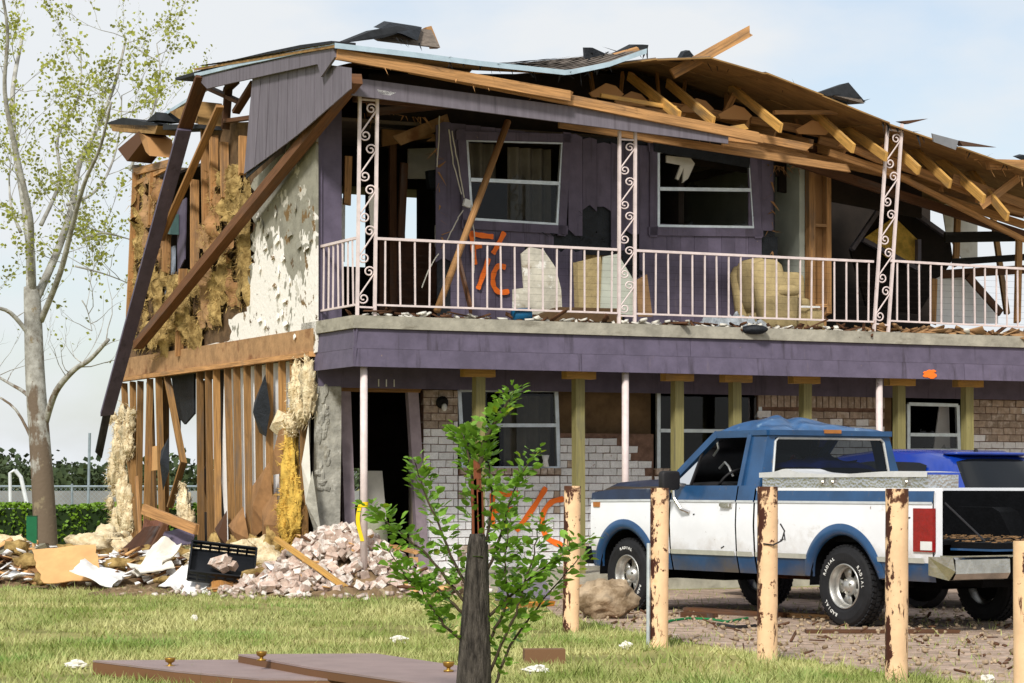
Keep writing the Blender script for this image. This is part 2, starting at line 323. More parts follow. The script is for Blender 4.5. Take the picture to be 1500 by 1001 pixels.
def brick_wall(a0, a1, z0, z1, ok, vis, tanp, soldier=False, name='brick_wall'):
    root = empty(name, parent=house)
    part('mortar_bed', MB().bb(a0+.004, a1-.004, FB+.014, FB+.10, z0, z1), mortar, root)
    hid = MB(); nr = int((z1-z0)/.096); n = 0
    for r in range(nr):
        z = z0 + .048 + r*.096; x = a0 + (0 if r % 2 == 0 else -.1015)
        if soldier and r >= nr-2: continue
        while x < a1 - .03:
            lo, hi = max(x, a0), min(x+.2035, a1); half = (hi-lo) < .17; ca = (lo+hi)/2
            if hi-lo > .06 and ok(ca, z):
                t = random.random() < tanp(ca, z)
                me = random.choice((HT if t else HB) if half else (BT if t else BW))
                sx = (hi-lo-.0115)/(.09 if half else bl)
                M_ = Matrix.Translation((ca, FB+bd/2-.004+rnd(-.004, .003), z)) @ Matrix.Rotation(rnd(-.012, .012), 4, 'Y') @ Matrix.Diagonal((sx, 1, 1, 1))
                if vis(ca, z): inst('brick', me, root, M_); n += 1
                else:
                    k = hid.add([M_ @ v.co for v in me.vertices])
                    for p in me.polygons: hid.face([k+i for i in p.vertices])
            x += .2035
    if soldier:
        x = a0
        while x < a1-.05:
            inst('brick', random.choice(BT), root, Matrix.Translation((x+.05, FB+bd/2-.002, z1-.10)) @ Matrix.Rotation(math.pi/2, 4, 'Y')); x += .1; n += 1
    if hid.V: tag(hid.obj('brick_courses', white_b, root), kind='stuff')
    return n
tz = lambda a, z: .04 if z < 1.7 else (.35 if z < 2.0 else .85)
NB = brick_wall(1.56, 2.03, .24, 2.45, lambda a, z: True, lambda a, z: z > .3, tz)
NB += brick_wall(2.034, 3.44, .24, 1.40, lambda a, z: True, lambda a, z: z > .3, tz)
rag = lambda a: 1.86 if a < 4.3 else 1.86 - (a-4.3)*1.0 + .06*math.sin(a*30)
NB += brick_wall(3.444, 4.80, .24, 1.93, lambda a, z: z < rag(a), lambda a, z: z > .32 and not (a > 3.95 and z < 1.1), lambda a, z: .12 if z > 1.7 else .03)
NB += brick_wall(4.804, 6.35, .24, 1.40, lambda a, z: True, lambda a, z: False, tz)
NB += brick_wall(6.354, 8.34, .24, 2.50, lambda a, z: True, lambda a, z: z > 2.1, lambda a, z: .8, soldier=True)
NB += brick_wall(9.70, 14, .24, 2.50, lambda a, z: True, lambda a, z: z > 1.9 and a < 11.0, lambda a, z: .9)
print('BRICKS', NB)
for a0, a1 in ((2.04, 3.45), (4.8, 6.36)):      # rowlock sills under the windows
    root = empty('window_sill', parent=house); x = a0
    part('mortar_bed', MB().bb(a0, a1, FB-.02, FB+.1, 1.402, 1.47), mortar, root)
    while x < a1-.05:
        inst('brick', random.choice(BT), root, Matrix.Translation((x+.05, FB+.03, 1.448)) @ Matrix.Rotation(math.pi/2, 4, 'Z') @ Matrix.Rotation(math.pi/2, 4, 'X') @ Matrix.Diagonal((.9, .9, 1, 1))); x += .1
part('bare_sheathing', MB().prism([(3.44, FB+.13, 1.2), (4.82, FB+.13, 1.2), (4.82, FB+.13, 2.52), (3.44, FB+.13, 2.52)], (0, .03, 0)), backing)
part('wall_lintel', MB().bb(1.5, 14, FB+.02, FB+.12, 2.505, 2.75), inner_d)
part('bare_sheathing', MB().bb(8.35, 8.52, FB+.1, FB+.14, .24, 2.5), backing); part('bare_sheathing', MB().bb(8.34, 9.7, FB+.1, FB+.14, .24, 1.45), backing)
# stucco corner
c_ = MB(); ps = [(466, 566), (500, 566), (500, 640), (498, 770), (503, 846), (464, 846)]
c_.prism([hf(x, y, SB) for x, y in ps], (0, .12, 0)); part('stucco_corner', c_, stucco)
mb = MB()
for i in range(22):
    p = hf(rnd(464, 482), rnd(570, 720), SB); mb.blob(p, (rnd(.02, .06), .022, rnd(.03, .1)), .5, 3, i, 7, 5)
tag(part('crumbling_render', mb, stucco), kind='stuff')
# door opening
for x0, y0, x1, y1 in ((504, 572, 514, 850), (603, 572, 620, 842)):
    L(hf(x0, y0, FB-.02), hf(x1, y1, FB-.02), .14, .09, mat('door_jamb_paint', (.40, .33, .36), .7, .2, 5, .1) if x0 == 504 else MATS['door_jamb_paint'], 'door_jamb', up=(0, 1, 0), jag=0)
L(hf(497, 570, FB-.03), hf(614, 572, FB-.03), .09, .06, lumber, 'door_head')
d_ = MB(); d_.prism([(1.47, FB+.15, .24), (1.75, FB+.9, .24), (1.75, FB+.9, 2.3), (1.47, FB+.15, 2.3)], (.03, -.01, 0)); part('door_leaf', d_, mat('beige_door', (.42, .36, .28), .7, .15, 4, .05))
def text_mesh(txt, size, m, ex=.004):
    cu = bpy.data.curves.new('lettering', 'FONT'); cu.body = txt; cu.size = size; cu.extrude = ex; cu.align_x = 'CENTER'; cu.align_y = 'CENTER'
    o = bpy.data.objects.new('lettering', cu); C.objects.link(o); dg = bpy.context.evaluated_depsgraph_get(); me = bpy.data.meshes.new_from_object(o.evaluated_get(dg))
    bpy.data.objects.remove(o); me.materials.clear(); me.materials.append(m); return me
num_m = mat('white_number_paint', (.75, .74, .7), .5, .1, 9, 0)
inst('house_number', text_mesh('1 1 1', .13, num_m), house, Matrix.Translation(hf(566, 562, SB-.012)) @ Matrix.Rotation(math.pi/2, 4, 'X'))
lamp = empty('porch_lamp', parent=house); p = hf(646, 590, FB)
part('lamp_base', MB().lathe([(0, -.02), (.075, -.02), (.08, .02), (.05, .05), (0, .05)], p + Vector((0, -.03, 0)), (0, -1, 0), 14), black_w, lamp)
part('lamp_globe', MB().blob(p + Vector((0, -.1, -.06)), (.035, .035, .05), 0, 1, 0, 10, 7), mat('frosted_glass', (.7, .7, .68), .3, .1, 5, 0), lamp, True)
# ---- windows
def window(cor, b, mid, name='window', fw=.045, panes=(1, 1), m=alum, bow=0):
    root = empty(name, parent=house); TL, TR, BR, BL = [hf(x, y, b) for x, y in cor]
    for p, q in ((TL, TR), (TR, BR), (BR, BL), (BL, TL)):
        mb = MB(); mb.beam(p, q, .05, fw, up=(0, 1, 0) if abs((q-p).z) > abs((q-p).x) else (0, 0, 1)); part('frame', mb, m, root)
    ml, mr_ = TL.lerp(BL, mid), TR.lerp(BR, mid); mb = MB(); mb.beam(ml + Vector((.02, -.012, 0)), mr_ + Vector((-.02, -.012, 0)), .04, fw); part('meeting_rail', mb, m, root)
    if panes[0]: mb = MB(); n = mb.add([TL, TR, mr_, ml]); mb.face((n, n+1, n+2, n+3)); part('pane', mb, glass_h, root)
    if panes[1]: mb = MB(); n = mb.add([ml, mr_, BR, BL]); mb.face((n, n+1, n+2, n+3)); part('pane', mb, glass_h, root)
    if not (panes[0] and panes[1]):
        for k in range(9):
            t = rnd(.05, .95); q0 = BL.lerp(BR, t) if k % 2 else ml.lerp(mr_, t); s_ = rnd(.03, .09)
            mb = MB(); n = mb.add([q0 + Vector((-s_, 0, 0)), q0 + Vector((s_, 0, 0)), q0 + Vector((rnd(-.05, .05), 0, rnd(.03, .11)))]); mb.face((n, n+1, n+2)); part('glass_shard', mb, glass_h, root)
    return root
window([(672, 572), (814, 572), (818, 686), (678, 686)], FB+.03, .45)
window([(964, 568), (1112, 570), (1114, 694), (964, 694)], FB+.03, .5)
window([(1330, 592), (1402, 594), (1404, 660), (1330, 660)], FB+.03, .66, panes=(0, 1))
w1 = window([(682, 205), (824, 209), (816, 330), (690, 322)], FB-.03, .5, panes=(0, 1))
w2 = window([(963, 222), (1097, 224), (1104, 334), (963, 332)], FB-.03, .5, panes=(0, 0))
def casing(cor, b, wd=.11):
    P_ = [hf(x, y, b) for x, y in cor]
    for i in range(4):
        p, q = P_[i], P_[(i+1) % 4]; d = (q-p).normalized()*.075; mb = MB(); mb.beam(p-d, q+d, .03, wd, up=(0, 0, 1) if i % 2 == 0 else (1, 0, 0)); part('casing', mb, purple, w1 if cor[0][0] < 800 else w2)
casing([(676, 199), (830, 203), (823, 337), (684, 329)], FB-.045); casing([(957, 216), (1102, 219), (1110, 341), (957, 339)], FB-.045)
curt_m = mat('curtain', (.20, .18, .14), .9, .2, 3, .1)
def curtain(a0, a1, z0, z1, b, name='curtain', m=curt_m, amp=.04):
    mb = MB(); mb.grid(lambda u, v: (a0+(a1-a0)*u, b + amp*math.sin(u*(a1-a0)*38), z0+(z1-z0)*v), max(24, int((a1-a0)*60)), 2); return part(name, mb, m, None, True)
curtain(2.75, 3.4, 1.45, 2.4, FB+.2); curtain(2.85, 3.45, 4.5, 5.55, FB+.3); curtain(2.1, 2.8, 5.1, 5.6, FB+.5)
# ---- upper front wall: plank siding with window openings and torn places
holes = [(2.13, 3.47, 4.58, 5.58), (4.86, 6.27, 4.64, 5.60), (3.72, 4.12, 4.24, 4.80), (3.30, 3.72, 4.26, 4.47), (4.36, 4.56, 3.9, 4.5), (3.82, 4.36, 3.2, 4.30), (2.95, 3.05, 3.75, 4.25), (1.7, 1.95, 3.2, 4.05)]
sid = empty('siding', parent=house)
def topz(a): return 5.84 - .045*a
x = 1.72; k = 0
while x < 6.55:
    x1 = min(x + .203, 6.57); mid = (x+x1)/2
    iv = [(3.22 if x < 6.2 else 4.62, topz(mid))]
    for h0, h1, z0, z1 in holes:
        if h0 < mid < h1:
            new = []
            for s0, s1 in iv:
                if z1 <= s0 or z0 >= s1: new.append((s0, s1)); continue
                if z0 > s0: new.append((s0, z0))
                if z1 < s1: new.append((z1, s1))
            iv = new
    for s0, s1 in iv:
        if s1-s0 < .06: continue
        torn = any(abs(s1-h[2]) < .01 or abs(s0-h[3]) < .01 for h in holes[2:]); jg = .05 if torn else 0
        mb = MB(); y0 = FB-.022+.002*(k % 2) - .02*(mid-1.7)/5
        mb.prism([(x+.002, y0, s0+rnd(-jg, jg)), ((x+x1)/2, y0, s0+rnd(-jg, jg)), (x1-.002, y0, s0+rnd(-jg, jg)), (x1-.002, y0, s1+rnd(-jg, jg)), ((x+x1)/2, y0, s1+rnd(-jg, jg)), (x+.002, y0, s1+rnd(-jg, jg))], (0, .018, 0))
        part('siding_plank', mb, purple, sid)
    x = x1; k += 1
bk = MB()
for a0, a1, z0, z1 in ((1.75, 3.80, 3.22, 4.56), (4.34, 6.3, 3.22, 4.60), (3.80, 4.34, 4.2, 5.6), (3.5, 3.8, 4.56, 5.6), (4.34, 4.84, 4.6, 5.6), (1.75, 6.6, 5.6, 5.7), (6.3, 6.62, 4.55, 5.6), (6.2, 6.66, 4.2, 4.55)): bk.bb(a0, a1, FB+.004, FB+.02, z0+.002, z1-.002)
part('building_paper', bk, felt)
mb = MB(); mb.grid(lambda u, v: (3.78+.62*u, FB+.06-.05*mnoise.noise(Vector((u*5, v*7, 3))), 3.25+1.05*v), 14, 20); part('wall_insulation', mb, insul_o, None, True)
# purple end panel at the balcony's left end
part('corner_panel', MB().bb(0.0, .33, SB+.0, SB+.04, 3.22, 5.80), purple); part('corner_post', MB().bb(-.025, .07, SB-.03, SB-.002, 3.22, 5.78), purple)
# graffiti: sprayed strokes as thin ribbons just proud of the surface
def spray(strokes, b, root, wd=.068):
    for st in strokes:
        P_ = [hf(x, y, b) for x, y in st]; pts = []
        for i in range(len(P_)-1):
            A_, B_, C_, D_ = P_[max(i-1, 0)], P_[i], P_[i+1], P_[min(i+2, len(P_)-1)]
            for q in range(8): s_ = q/8; pts.append(.5*((2*B_) + (C_-A_)*s_ + (2*A_-5*B_+4*C_-D_)*s_*s_ + (3*B_-A_-3*C_+D_)*s_**3))
        pts.append(P_[-1]); mb = MB(); idx = []
        for i, p in enumerate(pts):
            d = (pts[min(i+1, len(pts)-1)] - pts[max(i-1, 0)]).normalized(); nrm = Vector((-d.z, 0, d.x)); w_ = wd*(.95+.1*math.sin(i*.9))*(.7 if i in (0, len(pts)-1) else 1)
            idx.append(mb.add([p + nrm*w_/2 + Vector((0, 0, 0)), p - nrm*w_/2]))
        for i in range(len(idx)-1): mb.face((idx[i], idx[i]+1, idx[i+1]+1, idx[i+1]))
        part('spray_stroke', mb, orange, root)
g1 = empty('graffiti', parent=house); yb = FB-.036
spray([[(690, 339), (693, 362), (696, 388)], [(689, 342), (705, 345), (723, 347)], [(694, 362), (706, 360)], [(739, 340), (730, 358), (722, 372)], [(716, 378), (708, 402), (700, 424)], [(741, 392), (730, 390), (723, 402), (723, 418), (731, 428), (746, 427)]], FB-.062, g1)
g2 = empty('graffiti', parent=house)
spray([[(722, 722), (740, 724), (759, 723)], [(722, 748), (738, 747), (752, 747)], [(722, 722), (721, 750), (722, 772)], [(800, 714), (780, 746), (756, 778)], [(826, 731), (808, 736), (796, 752), (795, 774), (804, 790), (824, 799)]], FB-.018, g2, .075)
mb = MB(); 
for i in range(14): mb.blob(hf(1362+rnd(-6, 10), 548+rnd(-4, 4), -.036), (rnd(.02, .06), .003, rnd(.015, .04)), .2, 2, i, 8, 5)
part('spray_blotch', mb, orange, g2)
# ---- porch posts (painted steel) and the crew's shoring posts
for px in (533, 916, 1288):
    a = hf(px, 540, .1).x; part('porch_post', MB().cyl((a, .1, .2), (a, .1, 2.74), .043, n=14), iron, None, True)
SH = ('beside the broken door', 'in front of the lower front window', 'where brick has peeled off the wall', 'behind the truck windshield', 'behind the truck cab roof', 'above the rear of the truck cab', 'over the blue hatchback')
for i, px in enumerate((700, 848, 992, 1078, 1178, 1318, 1418)):
    a = hf(px, 548, .45).x; q = hw(a, .45, .2); e = empty('shoring_post', q, TH)
    tag(e, 'greenish timber shoring post ' + ('in front of the lower front window', 'before the wall stripped of its upper bricks', 'before the dark window above the pickup hood', 'rising behind the pickup dented cab roof', 'in front of the tan brick with a soldier course', 'beside the small broken window with pale light', 'just before the right brick wall, over the blue car')[i], 'post', 'timber shoring posts under the balcony')
    mb = MB(); mb.beam((0, 0, 0), (rnd(-.02, .02), 0, 2.36), .12, .12, up=(0, 1, 0)); mb.obj('post', treated, e)
    mb = MB(); mb.beam((-.2, 0, 2.445), (.2, 0, 2.445), .14, .17); mb.obj('header_block', block_m, e)
    MB().bb(-.2, .2, -.09, .09, 2.53, 2.74).obj('header_pad', lumber_d, e)
# ---- iron columns with scrolls and the balustrade
def scroll_path(h, sgn):
    c1 = Vector((.028*sgn, 0, h/2-.075)); out = []
    for i in range(22):
        t = i/21; ang = 2.7*math.pi*(1-t); r = .012+.046*t
        out.append(c1 + Vector((sgn*-math.cos(ang)*r*-1, 0, math.sin(ang)*r)))
    lower = [Vector((-p.x, 0, -p.z)) for p in out[::-1]]
    return out + lower
SCM = MB().tube(scroll_path(.42, 1), .0085, 5).mesh('scroll', iron, True)
def column(x0, y0, x1, y1, zt, name='scroll_column'):
    b = .06; base = hf((x0+x1)/2, y0, b); base.z = 3.216; top = hf(y1[0], y1[1], b); root = empty(name, parent=house); d = top-base
    sl_ = math.atan2(d.x, d.z); Ln = d.length
    R = Matrix.Translation(base) @ Matrix.Rotation(sl_, 4, 'Y')
    for s_ in (-1, 1):
        mb = MB(); mb.beam(R @ Vector((s_*.108, 0, 0)), R @ Vector((s_*.108, 0, Ln)), .034, .034, up=(0, 1, 0)); part('upright', mb, iron, root)
    for z in (.1, Ln-.1): mb = MB(); mb.beam(R @ Vector((-.09, 0, z)), R @ Vector((.09, 0, z)), .02, .02); part('cross_bar', mb, iron, root)
    n = 5; h = (Ln-.24)/n
    for i in range(n): inst('scroll', SCM, root, R @ Matrix.Translation((0, 0, .12 + h*(i+.5))) @ Matrix.Diagonal((1.25, 1, h/.42*1.02, 1)))
    return root
column(523, 462, 549, (540, 134), 0); column(905, 472, 931, (919, 193), 0); column(1278, 485, 1303, (1311, 180), 0)
def railing(p0, p1, n, dz0=0, dz1=0, name='railing'):
    p0, p1 = Vector(p0), Vector(p1); root = empty(name, parent=house)
    for z, t in ((.895, .03), (.13, .022)):
        mb = MB(); mb.beam(p0 + Vector((0, 0, z)), p1 + Vector((0, 0, z)), .035, t); part('rail', mb, iron, root)
    for i in range(n):
        q = p0.lerp(p1, (i+.6)/n); mb = MB(); mb.beam(q + Vector((rnd(-.006, .006), 0, .13)), q + Vector((rnd(-.008, .008), 0, .89)), .017, .017, up=(0, 1, 0)); part('baluster', mb, iron, root)
Z0 = 3.216
railing((.29, .06, Z0), (3.42, .06, Z0), 17); railing((3.68, .06, Z0), (7.1, .06, Z0), 20); railing((7.36, .06, Z0+.02), (12.0, .06, Z0-.03), 27); railing((.06, .12, Z0), (.06, SB-.04, Z0), 7)
wire = MB()
for k in range(9): wire.beam((.3, .075, Z0+.16+k*.08), (12, .075, Z0+.16+k*.08), .0018, .0018)
part('wire_strands', wire, inner_d)
# ---- interior
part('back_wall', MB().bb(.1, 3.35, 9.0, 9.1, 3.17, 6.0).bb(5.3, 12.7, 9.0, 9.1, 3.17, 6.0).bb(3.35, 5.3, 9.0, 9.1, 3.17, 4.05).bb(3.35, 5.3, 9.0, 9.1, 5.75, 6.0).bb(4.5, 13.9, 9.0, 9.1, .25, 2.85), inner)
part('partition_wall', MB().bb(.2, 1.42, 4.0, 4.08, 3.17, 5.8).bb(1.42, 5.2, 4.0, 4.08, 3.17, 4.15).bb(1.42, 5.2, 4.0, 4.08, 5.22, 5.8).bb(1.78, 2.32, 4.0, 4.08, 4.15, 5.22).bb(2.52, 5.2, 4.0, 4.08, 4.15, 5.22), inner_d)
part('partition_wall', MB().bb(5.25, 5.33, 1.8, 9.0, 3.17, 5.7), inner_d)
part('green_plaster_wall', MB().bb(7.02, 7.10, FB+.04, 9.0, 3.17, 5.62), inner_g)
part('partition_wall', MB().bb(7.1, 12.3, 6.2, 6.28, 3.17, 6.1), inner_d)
part('attic_dark_sheet', MB().prism([(1.0, 2.0, 5.72), (6.9, 2.0, 5.4), (6.9, 2.0, 6.2), (4.8, 2.0, 6.62), (1.0, 2.0, 6.35)], (0, .05, 0)), inner_d)  # dark sheets added behind the rafters to stand in for attic shade
part('attic_dark_sheet', MB().prism([(6.9, 2.0, 5.2), (9.2, 2.0, 4.95), (9.2, 2.0, 5.62), (6.9, 2.0, 6.15)], (0, .05, 0)), inner_d)
part('attic_dark_sheet', MB().bb(.9, 9.5, 4.7, 4.76, 5.5, 6.9), inner_d)  # dark sheet added so no sky shows through the eave gap
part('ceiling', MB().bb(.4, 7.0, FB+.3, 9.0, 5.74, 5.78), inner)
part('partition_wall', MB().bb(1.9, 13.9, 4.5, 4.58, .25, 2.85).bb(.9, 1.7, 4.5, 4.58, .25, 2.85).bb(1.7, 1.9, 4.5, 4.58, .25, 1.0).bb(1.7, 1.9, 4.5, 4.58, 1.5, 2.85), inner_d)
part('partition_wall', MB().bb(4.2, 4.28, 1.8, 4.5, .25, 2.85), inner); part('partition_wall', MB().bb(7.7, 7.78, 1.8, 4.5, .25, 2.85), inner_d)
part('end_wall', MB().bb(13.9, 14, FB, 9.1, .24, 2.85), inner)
for p0, p1, m in (((.75, 2.4, .3), (1.05, 3.2, 2.5), lumber_d), ((1.1, 3.0, .3), (.85, 2.5, 2.2), lumber_d), ((.5, 3.4, .3), (.62, 3.6, 2.4), stud_m)): L(p0, p1, .05, .1, m, 'loose_stud')
part('floor_debris', MB().prism([hf(528, 690, 2.2), hf(560, 690, 2.2), hf(566, 760, 2.2), hf(538, 790, 2.2)], (0, .04, 0)), drywall)
# torn ceiling, closet front and things hanging in the open left bay upstairs
part('hanging_board', MB().prism([hf(575, 200, 1.9), hf(655, 167, 1.9), hf(660, 185, 1.9), hf(588, 213, 1.9)], (0, .03, 0)), osb)
part('hanging_board', MB().prism([hf(560, 180, 2.4), hf(600, 170, 2.4), hf(640, 200, 2.4), hf(560, 215, 2.4)], (0, .03, 0)), paper)
part('hanging_board', MB().prism([hf(625, 207, 1.85), hf(660, 185, 1.85), hf(660, 207, 1.85)], (0, .03, 0)), lumber)
part('closet_panel', MB().prism([hf(598, 218, 3.2), hf(658, 216, 3.2), hf(656, 262, 3.2), hf(598, 262, 3.2)], (0, .03, 0)), drywall)
part('fuse_box', MB().prism([hf(627, 250, 1.9), hf(672, 244, 1.9), hf(668, 278, 1.9), hf(630, 276, 1.9)], (0, .1, 0)), felt)
part('torn_paper', MB().prism([hf(636, 280, 1.8), hf(655, 276, 1.8), hf(652, 330, 1.8), hf(640, 322, 1.8)], (0, .02, 0)), felt)
part('torn_wallboard', MB().prism([hf(498, 292, 2.3), hf(506, 289, 2.3), hf(505, 384, 2.3), hf(500, 378, 2.3)], (0, .02, 0)), drywall_w)
part('torn_wallboard', MB().prism([hf(540, 288, 1.75), hf(555, 275, 1.75), hf(553, 340, 1.75), hf(544, 350, 1.75)], (0, .02, 0)), drywall)
part('torn_wallboard', MB().prism([hf(638, 330, 1.7), hf(648, 325, 1.7), hf(650, 366, 1.7), hf(638, 362, 1.7)], (0, .02, 0)), drywall)
L(hf(592, 240, 2.2), hf(587, 350, 2.2), .05, .09, lumber_d, 'loose_stud'); L(hf(510, 230, 2.0), hf(508, 300, 2.0), .05, .09, lumber, 'loose_stud'); L(hf(575, 180, 2.5), hf(575, 455, 2.5), .05, .09, lumber_d, 'loose_stud')
part('low_partition', MB().prism([hf(556, 352, 2.6), hf(640, 352, 2.6), hf(640, 462, 2.6), hf(556, 462, 2.6)], (0, .05, 0)), mat('brown_panelling', (.13, .065, .04), .7, .3, 4, .1))
cable = mat('pale_cable', (.6, .57, .5), .5, .1, 5, 0)
for pts in ([(658, 190), (664, 240), (676, 285)], [(662, 192), (670, 235), (680, 290)], [(678, 308), (668, 325), (655, 352)], [(642, 372), (628, 395), (618, 422)], [(644, 170), (642, 215), (640, 245)], [(690, 300), (695, 350), (694, 400)]):
    P_ = [hf(x, y, 1.45) for x, y in pts]; path = []
    for i in range(len(P_)-1):
        for q in range(5): path.append(P_[i].lerp(P_[i+1], q/5) + Vector((rnd(-.006, .006), 0, 0)))
    part('hanging_cable', MB().tube(path + [P_[-1]], .008, 5), cable)
part('junction_box', MB().box(hf(684, 298, 1.45), (.09, .05, .09), R=Matrix.Rotation(.3, 3, 'Y')), drywall_w)
# ruined right bay upstairs
L(hf(1187, 212, 1.62), hf(1187, 462, 1.62), .10, .1, lumber, 'wall_stud', up=(0, 1, 0)); L(hf(1211, 205, 1.62), hf(1212, 462, 1.62), .07, .1, lumber, 'wall_stud', up=(0, 1, 0))
part('stud_backing', MB().bb(hf(1190, 400, 1.7).x, hf(1210, 400, 1.7).x, 1.69, 1.72, 3.22, 5.45), lumber); L(hf(1185, 330, 1.6), hf(1212, 331, 1.6), .05, .04, lumber, 'blocking'); L(hf(1185, 448, 1.6), hf(1212, 448, 1.6), .05, .04, lumber, 'blocking')
fg = MB(); fg.prism([hf(1246, 366, 3.6), hf(1300, 285, 3.6), hf(1392, 352, 3.6), hf(1396, 380, 3.6), hf(1345, 460, 3.6), hf(1270, 450, 3.6)], (0, .05, 0)); part('fallen_gable', fg, inner_d)
fg = MB(); fg.prism([hf(1265, 350, 3.5), hf(1310, 318, 3.5), hf(1345, 352, 3.5), hf(1345, 384, 3.5), hf(1300, 378, 3.5)], (0, .03, 0)); part('gable_window', fg, insul_y)
for p0, p1 in (((1248, 365), (1302, 286)), ((1302, 286), (1392, 350)), ((1345, 352), (1345, 395)), ((1265, 352), (1345, 395))): L(hf(*p0, 3.45), hf(*p1, 3.45), .06, .07, mat('dull_lilac_trim', (.20, .18, .21), .7, .2, 5, .1), 'gable_trim', up=(0, 1, 0))
part('broken_wallboard', MB().prism([hf(1368, 410, 2.6), hf(1400, 395, 2.6), hf(1420, 408, 2.6), hf(1462, 455, 2.6), hf(1462, 474, 2.6), hf(1368, 474, 2.6)], (0, .02, 0)), drywall_w)
part('broken_wallboard', MB().prism([hf(1380, 300, 3.4), hf(1400, 296, 3.4), hf(1432, 330, 3.4), hf(1432, 384, 3.4), hf(1412, 384, 3.4), hf(1386, 340, 3.4)], (0, .02, 0)), drywall)
for q in ((1385, 348, 2.2, 1500, 346, 1.8, .09, .14, black_w), (1395, 384, 2.4, 1500, 377, 2.0, .06, .09, black_w), (1380, 402, 2.6, 1500, 395, 2.2, .06, .12, lumber_d), (1403, 305, 2.8, 1400, 390, 2.8, .05, .09, lumber), (1418, 405, 2.4, 1465, 458, 2.4, .05, .1, lumber_d), (1493, 340, 1.7, 1490, 472, 1.7, .05, .09, lumber), (1368, 410, 2.5, 1366, 474, 2.5, .05, .09, lumber), (1455, 320, 3, 1475, 460, 3, .05, .08, stud_m)):
    L(hf(q[0], q[1], q[2]), hf(q[3], q[4], q[5]), q[6], q[7], q[8], 'fallen_timber')
# ---- roof
def interp(x, P_):
    for i in range(len(P_)-1):
        if x <= P_[i+1][0] or i == len(P_)-2:
            t = (x-P_[i][0])/(P_[i+1][0]-P_[i][0]); return P_[i][1]+(P_[i+1][1]-P_[i][1])*t
EA = [(h.x, h.z) for h in (hf(489, 66, -.35), hf(600, 79, -.35), hf(700, 92, -.35), hf(830, 106, -.35), hf(890, 94, -.35), hf(946, 74, -.35))]
RI = [(-.4, 6.72), (.8, 6.95), (1.6, 7.02), (2.5, 6.98), (3.6, 7.02)]
def roofz(a, b): t = (b+.35)/5.0; return interp(a, EA)*(1-t) + interp(a, RI)*t
roof = empty('roof', parent=house)
def slab(fn, nu, nv, th, nm, m, par, keep=None):
    mb = MB(); mb.grid(fn, nu, nv, 0, keep); mb.grid(lambda u, v: Vector(fn(u, v)) - Vector((0, 0, th)), nu, nv, 0, keep)
    W = nu+1; off = (nu+1)*(nv+1)
    ring = [i for i in range(W)] + [W*(j+1)-1 for j in range(1, nv+1)] + [W*nv+i for i in range(W-2, -1, -1)] + [W*j for j in range(nv-1, 0, -1)]
    for i in range(len(ring)): p, q = ring[i], ring[(i+1) % len(ring)]; mb.face((q, p, p+off, q+off))
    return part(nm, mb, m, par)
a0, a1 = EA[0][0], EA[-1][0]
slab(lambda u, v: (a0+(a1-a0)*u, -.35+5*v, roofz(a0+(a1-a0)*u, -.35+5*v)+.0), 40, 24, .03, 'roof_deck', plywood, roof)
SHM = None
for r in range(24):                      # shingle courses laid from the eave up
    b0 = -.37 + r*.2
    mb = MB(); mb.grid(lambda u, v: (a0-.02+(a1-a0+.03)*u, b0+.24*v, roofz(a0+(a1-a0)*u, b0+.24*v)+.022-.012*v + .006*mnoise.noise(Vector((u*40, r*3.1, 0)))), 60, 1); part('shingle_course', mb, shingle, roof)
mb = MB(); mb.grid(lambda u, v: (a0+(a1-a0)*u, -.375, roofz(a0+(a1-a0)*u, -.35)+.02-.06*v), 40, 1); part('drip_edge', mb, drip, roof)
slab(lambda u, v: (a0+1.4+(a1-a0-1.4)*u, 4.65+4.4*v, interp(a0+(a1-a0)*u, RI) - 1.0*v*(1+.3*math.sin(u*3))), 10, 8, .04, 'back_roof_deck', plywood, roof)
# collapsed right-hand deck
E2 = [(h.x, h.z) for h in (hf(905, 92, 0), hf(960, 86, 0), hf(1040, 84, 0), hf(1120, 107, 0), hf(1200, 138, 0), hf(1300, 179, 0), hf(1400, 214, 0), hf(1500, 249, 0), hf(1640, 300, 0))]
b0_, b1_ = E2[0][0], E2[-1][0]
def z2(a, b): return interp(a, E2) + .10*b
for i in range(len(E2)-1):
    (p0, q0), (p1, q1) = E2[i], E2[i+1]; fo = rnd(-.10, .05) if i else -.02; dz = rnd(-.012, .012); up_ = rnd(-.02, .04)
    for j in range(4):
        c0, c1 = fo + j*1.215, fo + 1.205 + j*1.215
        mb = MB(); P_ = [(p0+.004, c0, z2(p0, c0)+dz+rnd(-.012, .012)), (p1-.004, c0+rnd(-.06, .02), z2(p1, c0)+dz+rnd(-.012, .012)), (p1-.004, c1, z2(p1, c1)+dz), (p0+.004, c1, z2(p0, c1)+dz)]
        mb.prism([Vector(v) - Vector((0, 0, .02)) for v in P_], (0, 0, .018)); part('deck_sheet', mb, plywood, roof)
        mb = MB(); mb.prism([Vector(v) + Vector((0, .03+rnd(0, .05) if k < 2 else 0, .002)) for k, v in enumerate(P_)], (0, 0, .012)); part('shingle_patch', mb, shingle, roof)
def flap(pts, d, m, nm='torn_flap'): part(nm, MB().prism(pts, d), m, roof)
flap([hf(498, 64, .6), hf(548, 44, .9), hf(584, 38, 1.1), hf(600, 44, 1.1), hf(560, 56, .9)], (0, .25, .03), shingle_b)
flap([hf(556, 42, 1.0), hf(572, 33, 1.2), hf(618, 40, 1.2), hf(612, 60, 1.0), hf(590, 50, 1)], (0, .2, .05), felt)
